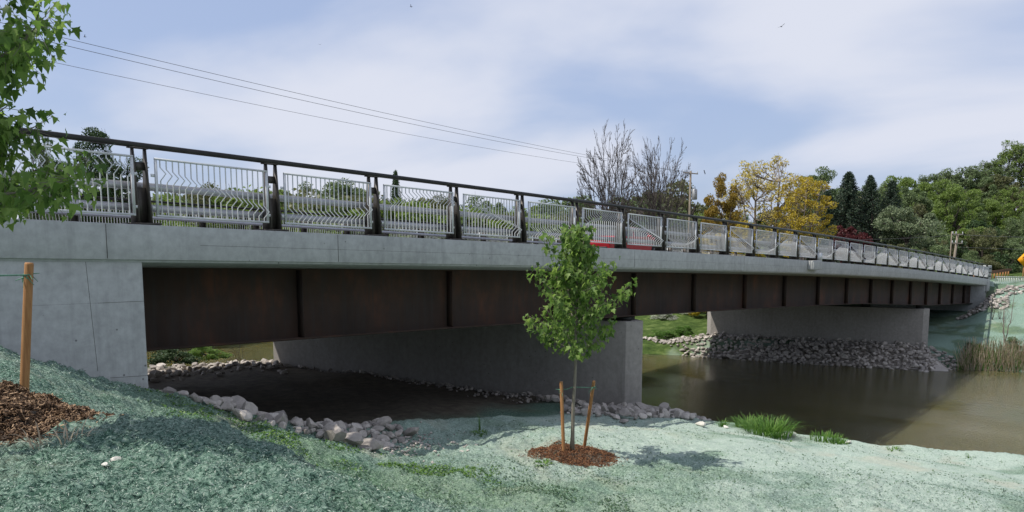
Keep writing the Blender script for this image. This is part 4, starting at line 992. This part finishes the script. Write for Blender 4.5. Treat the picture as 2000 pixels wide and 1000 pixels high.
# far bank greenery seen through the gap between the piers
for (a, b, D, mt, w, lb) in ((1300, 618, 78, 'blossom', 60, 'left white flowering shrub on the far bank seen between the piers'), (1345, 612, 80, 'blossom', 60, 'right white flowering shrub on the far bank seen between the piers'), (1300, 655, 69, 'grass', 75, 'bright green shrub at the water seen between the piers'), (1340, 648, 70.5, 'grass', 50, 'second bright green shrub near the stones of the farther pier')):
    tree(a, b, D, 'bu1', 'bush', 106, mt, lb, w, name='shrub', cat='shrub', group='shrubs on the far bank')
for i, (a, b, D, w) in enumerate(((1240, 560, 105, 160), (1290, 600, 88, 90), (1340, 575, 95, 120), (1392, 585, 86, 90), (1500, 560, 100, 160))):
    tree(a, b, D, 'bu2', 'bush', 107, ['lf_mid', 'lf_olive'][i % 2], 'green thicket, %s from the left behind the white shrubs on the far bank' % ORD[i], w, name='thicket', cat='shrub', group='thicket on the far bank')
# shrubs at the far left under the girder
for (a, b, D, w, mt, lb) in ((330, 668, 38, 100, 'lf_dark', 'dark leafy shrub at the left side of the sunlit opening under the bridge'), (395, 676, 40, 90, 'maple', 'green leafy shrub in the middle of the sunlit opening under the bridge')):
    tree(a, b, D, 'bu2', 'bush', 107, mt, lb, w, name='shrub', cat='shrub', group='shrubs beyond the underpass', zb=3.2)
tree(458, 662, 37, 'sa1', 'sapling', 131, None, 'thin bare twiggy sapling in the sunlit opening beside the shrubs', 60, name='sapling', zb=3.0)
# big leafy mass far upstream that the olive water mirrors
for i, px_ in enumerate(range(160, 780, 50)):
    tree(px_, 370 + (i % 3) * 25, 96 + (i % 2) * 10, ['rd1', 'rd2', 'rd3'][i % 3], *K0[['rd1', 'rd2', 'rd3'][i % 3]], 'lf_lime', 'leafy tree, %s from the left on the upstream bank of the river' % ORD[i], 110, group='trees on the upstream bank', zb=0.3)
# ------------------------------------------------------------------ far right bank
gt = np.random.default_rng(15)
mb = MB(); mg = MB()
for i in range(2600):
    x = gt.uniform(66.2, 70); y = gt.uniform(2, 11.5); xx = x + (y - 7.5) * -.45; z = max(gz(xx, y), -.05)
    H_ = gt.uniform(.5, 1.5) * (1.1 if y > 6 else .9); t = gt.normal(0, .22, 2); q = np.array([xx, y, z])
    (mb if gt.random() < .7 else mg).tubes([q], [q + (t[0] * H_, t[1] * H_, H_)], .022, .008, 3)
mb.build('reeds', M['reed'], None, kind='stuff', label='dry tan reeds along the far waterline at right', category='reeds')
mg.build('reeds', M['grass'], None, kind='stuff', label='green rushes mixed into the far waterline reeds', category='reeds')
tree(1925, 668, 59, 'bu1', 'bush', 106, 'grass', 'small bright green bush behind the reeds on the far bank', 30, name='shrub', cat='shrub', group=None)
tree(1975, 548, 61, 'sa1', 'sapling', 131, None, 'slender bare forked tree on the far bank by the reeds', 70, 'paleb', name='sapling', group=None)
for (a, y0_, y1_) in ((1934, 632, 660), (1943, 630, 660)):
    q = dep(a, y1_, 68); t = dep(a, y0_, 68); MB().path([q - q, (t - q) * .5, t - q], .05, 6).build('marker_post', M['zinc'], None, loc=tuple(q), label='thin white post %s of two on the far bank below the abutment' % ('left' if a < 1940 else 'right'), category='post')
q = dep(1950, 664, 67); MB().box((0, 0, 0), (4.6, 1.6, .5), rz=-.9).build('stone_block', M['concrete'], None, loc=(q[0], q[1], q[2] - .2), bevel=.08, label='low weathered concrete footing on the far bank above the reeds', category='footing')
for a, b, k_, mt, w, lb in ((1948, 572, 'sapling', None, 34, 'thin bare twiggy sapling left of the forked one, below the far end post'), (1962, 590, 'sapling', None, 30, 'small bare sapling between the end post and the forked sapling'), (1992, 655, 'bush', 'lf_mid', 36, 'low green bush at the right picture edge behind the reeds'), (1905, 700, 'bush', 'lf_dark', 24, 'small dark bush at the left end of the far reeds')):
    tree(a, b, 66 if k_ == 'sapling' else 60, 'sa1' if k_ == 'sapling' else 'bu1', k_, 131 if k_ == 'sapling' else 106, mt, lb, w, 'oldbark', name='sapling' if k_ == 'sapling' else 'shrub', cat='tree' if k_ == 'sapling' else 'shrub', group=None)
# picket fence and guard rail on the far approach
fe = empty('picket_railing', (88.8, 13.0, 0), 'light grey vertical bar railing running right from the far end post', 'railing')
xs2 = np.arange(0, 16, .6)
for zz in (.25, 1.1): MB().sweep([(-.03, -.03), (-.03, .03), (.03, .03), (.03, -.03)], [(x, -x * .12, 5.1 + zz - x * .03) for x in (0, 8, 16)]).build('rail', M['galv'], fe)
bme = MB().box((0, 0, 0), (.05, .05, .95)).mesh('picket')
for x in xs2: link('picket', bme, M['galv'], fe, loc=(x, -x * .12, 5.78 - x * .03))
gr = empty('guard_rail', (90, 15, 0), 'rusty brown beam guard rail behind the far light grey railing', 'guard rail')
MB().sweep([(-.04, -.16), (.02, -.08), (-.04, 0), (.02, .08), (-.04, .16), (.05, .16), (.05, -.16)], [(x, 0, 6.35) for x in (0, 10, 24)]).build('beam', M['rust'], gr)
pme = MB().box((0, .12, 0), (.15, .15, 1.1)).mesh('post')
for x in np.arange(.5, 24, 2): link('post', pme, M['wood'], gr, loc=(x, 0, 5.85))
# warning sign
sg = dep(2001, 507, 92); sr = empty('warning_sign', tuple(sg), 'yellow diamond warning sign with a black arrow at the right edge of the picture', 'road sign', rz=TH - pi / 2)
R45 = [[cos(pi / 4), 0, sin(pi / 4)], [0, 1, 0], [-sin(pi / 4), 0, cos(pi / 4)]]
MB().box((0, 0, 0), (1.2, .03, 1.2), axes=R45).build('plate', M['yellow'], sr)
MB().box((0, .06, -1.9), (.09, .06, 2.6)).build('pole', M['wood'], sr)
mb = MB(); mb.box((.12, -.022, -.18), (.10, .01, .45)); mb.box((.0, -.022, .12), (.10, .01, .42), axes=[[cos(.7), 0, -sin(.7)], [0, 1, 0], [sin(.7), 0, cos(.7)]]); mb.box((-.1, -.022, .3), (.26, .01, .10)); mb.box((-.2, -.022, .22), (.1, .01, .22)); mb.build('arrow', M['black'], sr)
# ------------------------------------------------------------------ utility poles and wires
def pole(px, ybase, ytop, D, label, arm, trans=False, lean=0, th=1):
    t = dep(px, ytop, D); b = np.array([t[0], t[1], 4.2]); r = empty('utility_pole', tuple(b), label, 'utility pole')
    H_ = t[2] - b[2]; L_ = cR * lean; MB().path([(-L_[0], -L_[1], 0), (0, 0, H_ * .5), (L_[0], L_[1], H_)], [.16 * th, .14 * th, .11 * th], 10).build('shaft', M['pole'], r, smooth=True)
    ad_ = cR * .8 + cF0 * .6
    if arm:
        for zz in arm:
            c = L_ * 1 + cZ * (H_ + zz); MB().tubes([c - ad_ * 1.25], [c + ad_ * 1.25], .06, .06, 4).build('crossarm', M['pole'], r)
            for s_ in (-1.15, -.4, 1.15):
                q = c + ad_ * s_; MB().path([q, q + (0, 0, .12), q + (0, 0, .16), q + (0, 0, .3)], [.04, .06, .04, .05], 6).build('insulator', M['zinc'], r)
    if trans:
        q = cR * .5; tb = MB().path([(q[0], q[1], H_ - 3.2), (q[0], q[1], H_ - 3.15), (q[0], q[1], H_ - 2.1), (q[0], q[1], H_ - 2.0)], [.26, .3, .3, .2], 14).build('transformer', M['zinc'], r, smooth=False)
        for s_ in (-.12, .12): MB().tubes([q + (s_, 0, H_ - 2.0)], [q + (s_, 0, H_ - 1.7)], .04, .03, 6).build('bushing', M['zinc'], tb)
        for s_ in (-1.4, 1.5): MB().tubes([cR * s_ + cZ * (H_ + .1)], [cR * (s_ + .15) + cZ * (H_ - .35)], .05, .05, 5).build('cutout_fuse', M['black'], r)
    return t
pole(1349, 415, 334, 88, 'wooden utility pole with grey transformer can between the bare trees and the yellow ones', [-.25], True)
pole(1866, 512, 457, 82, 'wooden utility pole with crossarm above the right part of the railing', [-.05 * 1, -1.0], False, .25)
pole(1859, 480, 452, 83, 'thin far utility pole just behind the right crossarm pole', [], False, 0, .45)
def wire(p, q, sag, r, label):
    p = np.array(p); q = np.array(q); t = np.linspace(0, 1, 40)[:, None]; P = p + (q - p) * t; P[:, 2] -= (4 * sag * t * (1 - t))[:, 0]
    MB().path(P - p, r * .55, 5).build('power_line', M['wire'], None, smooth=True, loc=tuple(p), label=label, category='cable')
# each hangs from a pole out of frame at left to the transformer pole
wire(dep(-260, -20, 30), dep(1340, 336, 88), .55, .022, 'topmost of the three overhead cables crossing the sky')
wire(dep(-260, -5, 29.5), dep(1352, 337, 88.5), .75, .022, 'middle one of the three overhead cables crossing the sky')
wire(dep(-260, 42, 30), dep(1349, 345, 88), .75, .018, 'lowest of the three overhead cables crossing the sky')
wire(dep(1866, 458, 82), dep(2300, 462, 78), .25, .03, 'cable running right from the crossarm pole in front of the hillside')
wire(dep(1866, 459, 82), dep(1500, 466, 83), .3, .02, 'cable running left from the crossarm pole in front of the hillside')
wire(dep(1866, 482, 82), dep(2300, 488, 78), .2, .02, 'lower thin cable to the right of the crossarm pole')
# ------------------------------------------------------------------ birds
def bird(px, py, s_, label, D=60):
    p = dep(px, py, D); r = MB().path([(-.12, 0, 0), (-.05, 0, .01), (.05, 0, 0), (.12, 0, .01), (.2, 0, .0)], [.015, .045, .05, .035, .01], 6)
    r.add([(0, .03, .01), (.08, .03, .01), (.02, .42, .16), (-.06, .40, .15), (0, -.03, .01), (.08, -.03, .01), (.0, -.40, .10), (-.08, -.38, .09)], [[0, 1, 2, 3], [4, 5, 6, 7]]); r.add([(-.1, -.02, 0), (-.24, -.05, 0), (-.24, .05, 0), (-.1, .02, 0)], [[0, 1, 2, 3]])
    r.build('bird', M['bird'], None, loc=tuple(p), scale=(s_ * .6,) * 3, rot=(.2, .1, rng.uniform(0, 6)), label=label, category='bird')
bird(803, 13, .8, 'tiny dark bird near the top centre of the sky'); bird(166, 72, .9, 'tiny dark bird above the cables at upper left')
bird(625, 87, .6, 'smallest flying bird left of centre in the sky'); bird(1526, 52, 1.2, 'dark flying bird high at the right of the sky')
# ------------------------------------------------------------------ red car on the near lane
def car(x, y, z):
    r = empty('car', (x, y, z), 'bright red car on the bridge glimpsed through the railing bars', 'car')
    prof = [(-2.1, .35), (-2.15, .65), (-2.08, .92), (-1.75, 1.0), (-1.15, 1.42), (-.3, 1.47), (.5, 1.42), (1.15, 1.0), (1.95, .86), (2.15, .62), (2.13, .32), (1.75, .25), (1.68, .48), (1.4, .62), (1.12, .48), (1.05, .22), (-1.0, .22), (-1.07, .48), (-1.35, .62), (-1.63, .48), (-1.7, .28)]
    import bmesh
    bm = bmesh.new(); L_ = [bm.verts.new((a, -.88 + .12 * max(0, b - 1.0) / .45, b)) for a, b in prof]; R_ = [bm.verts.new((a, .88 - .12 * max(0, b - 1.0) / .45, b)) for a, b in prof]; n = len(prof)
    for i in range(n): bm.faces.new((L_[i], L_[(i + 1) % n], R_[(i + 1) % n], R_[i]))
    bm.faces.new(L_[::-1]); bm.faces.new(R_); bmesh.ops.recalc_face_normals(bm, faces=bm.faces[:]); me = bpy.data.meshes.new('body'); bm.to_mesh(me); bm.free()
    body = link('body', me, M['red'], r, bevel=.05)
    for s_ in (-1, 1):
        for pts_ in ([(-1.55, 1.0), (-1.1, 1.36), (-.42, 1.40), (-.42, 1.0)], [(-.32, 1.0), (-.32, 1.40), (.42, 1.36), (.95, 1.0)]):
            MB().add([(a, s_ * (.892 - .12 * max(0, b - 1.0) / .45), b) for a, b in pts_], [[0, 1, 2, 3]]).build('side_window', M['glass'], r)
        for wx in (-1.35, 1.4):
            w = MB().path([(wx, s_ * .70, .33), (wx, s_ * .72, .33), (wx, s_ * .88, .33), (wx, s_ * .90, .33)], [.25, .33, .33, .28], 20).build('wheel', M['rubber'], r)
            MB().path([(wx, s_ * .885, .33), (wx, s_ * .91, .33)], [.2, .19], 12).build('rim', M['chrome'], w)
        MB().box((-2.08, s_ * .62, .78), (.12, .36, .14)).build('tail_light', M['red'], r); MB().box((2.05, s_ * .62, .68), (.18, .34, .14)).build('headlight', M['lamp'], r, bevel=.02)
        MB().box((.75, s_ * .96, 1.02), (.16, .14, .11)).build('mirror', M['red'], r, bevel=.02)
    MB().add([(.56, -.74, 1.41), (.56, .74, 1.41), (1.13, .84, 1.025), (1.13, -.84, 1.025)], [[0, 1, 2, 3]]).build('windscreen', M['glass'], r)
    MB().add([(-1.2, -.74, 1.405), (-1.2, .74, 1.405), (-1.73, .84, 1.025), (-1.73, -.84, 1.025)], [[0, 1, 2, 3]]).build('rear_window', M['glass'], r)
    MB().box((2.15, 0, .42), (.08, 1.5, .16)).build('bumper', M['black'], r, bevel=.02); MB().box((-2.15, 0, .42), (.08, 1.5, .16)).build('bumper', M['black'], r, bevel=.02)
    return r
pc = aty(1212, 470, 17.6); car(pc[0], 17.6, rz_(pc[0]) + .08).scale = (1, 1, .82)
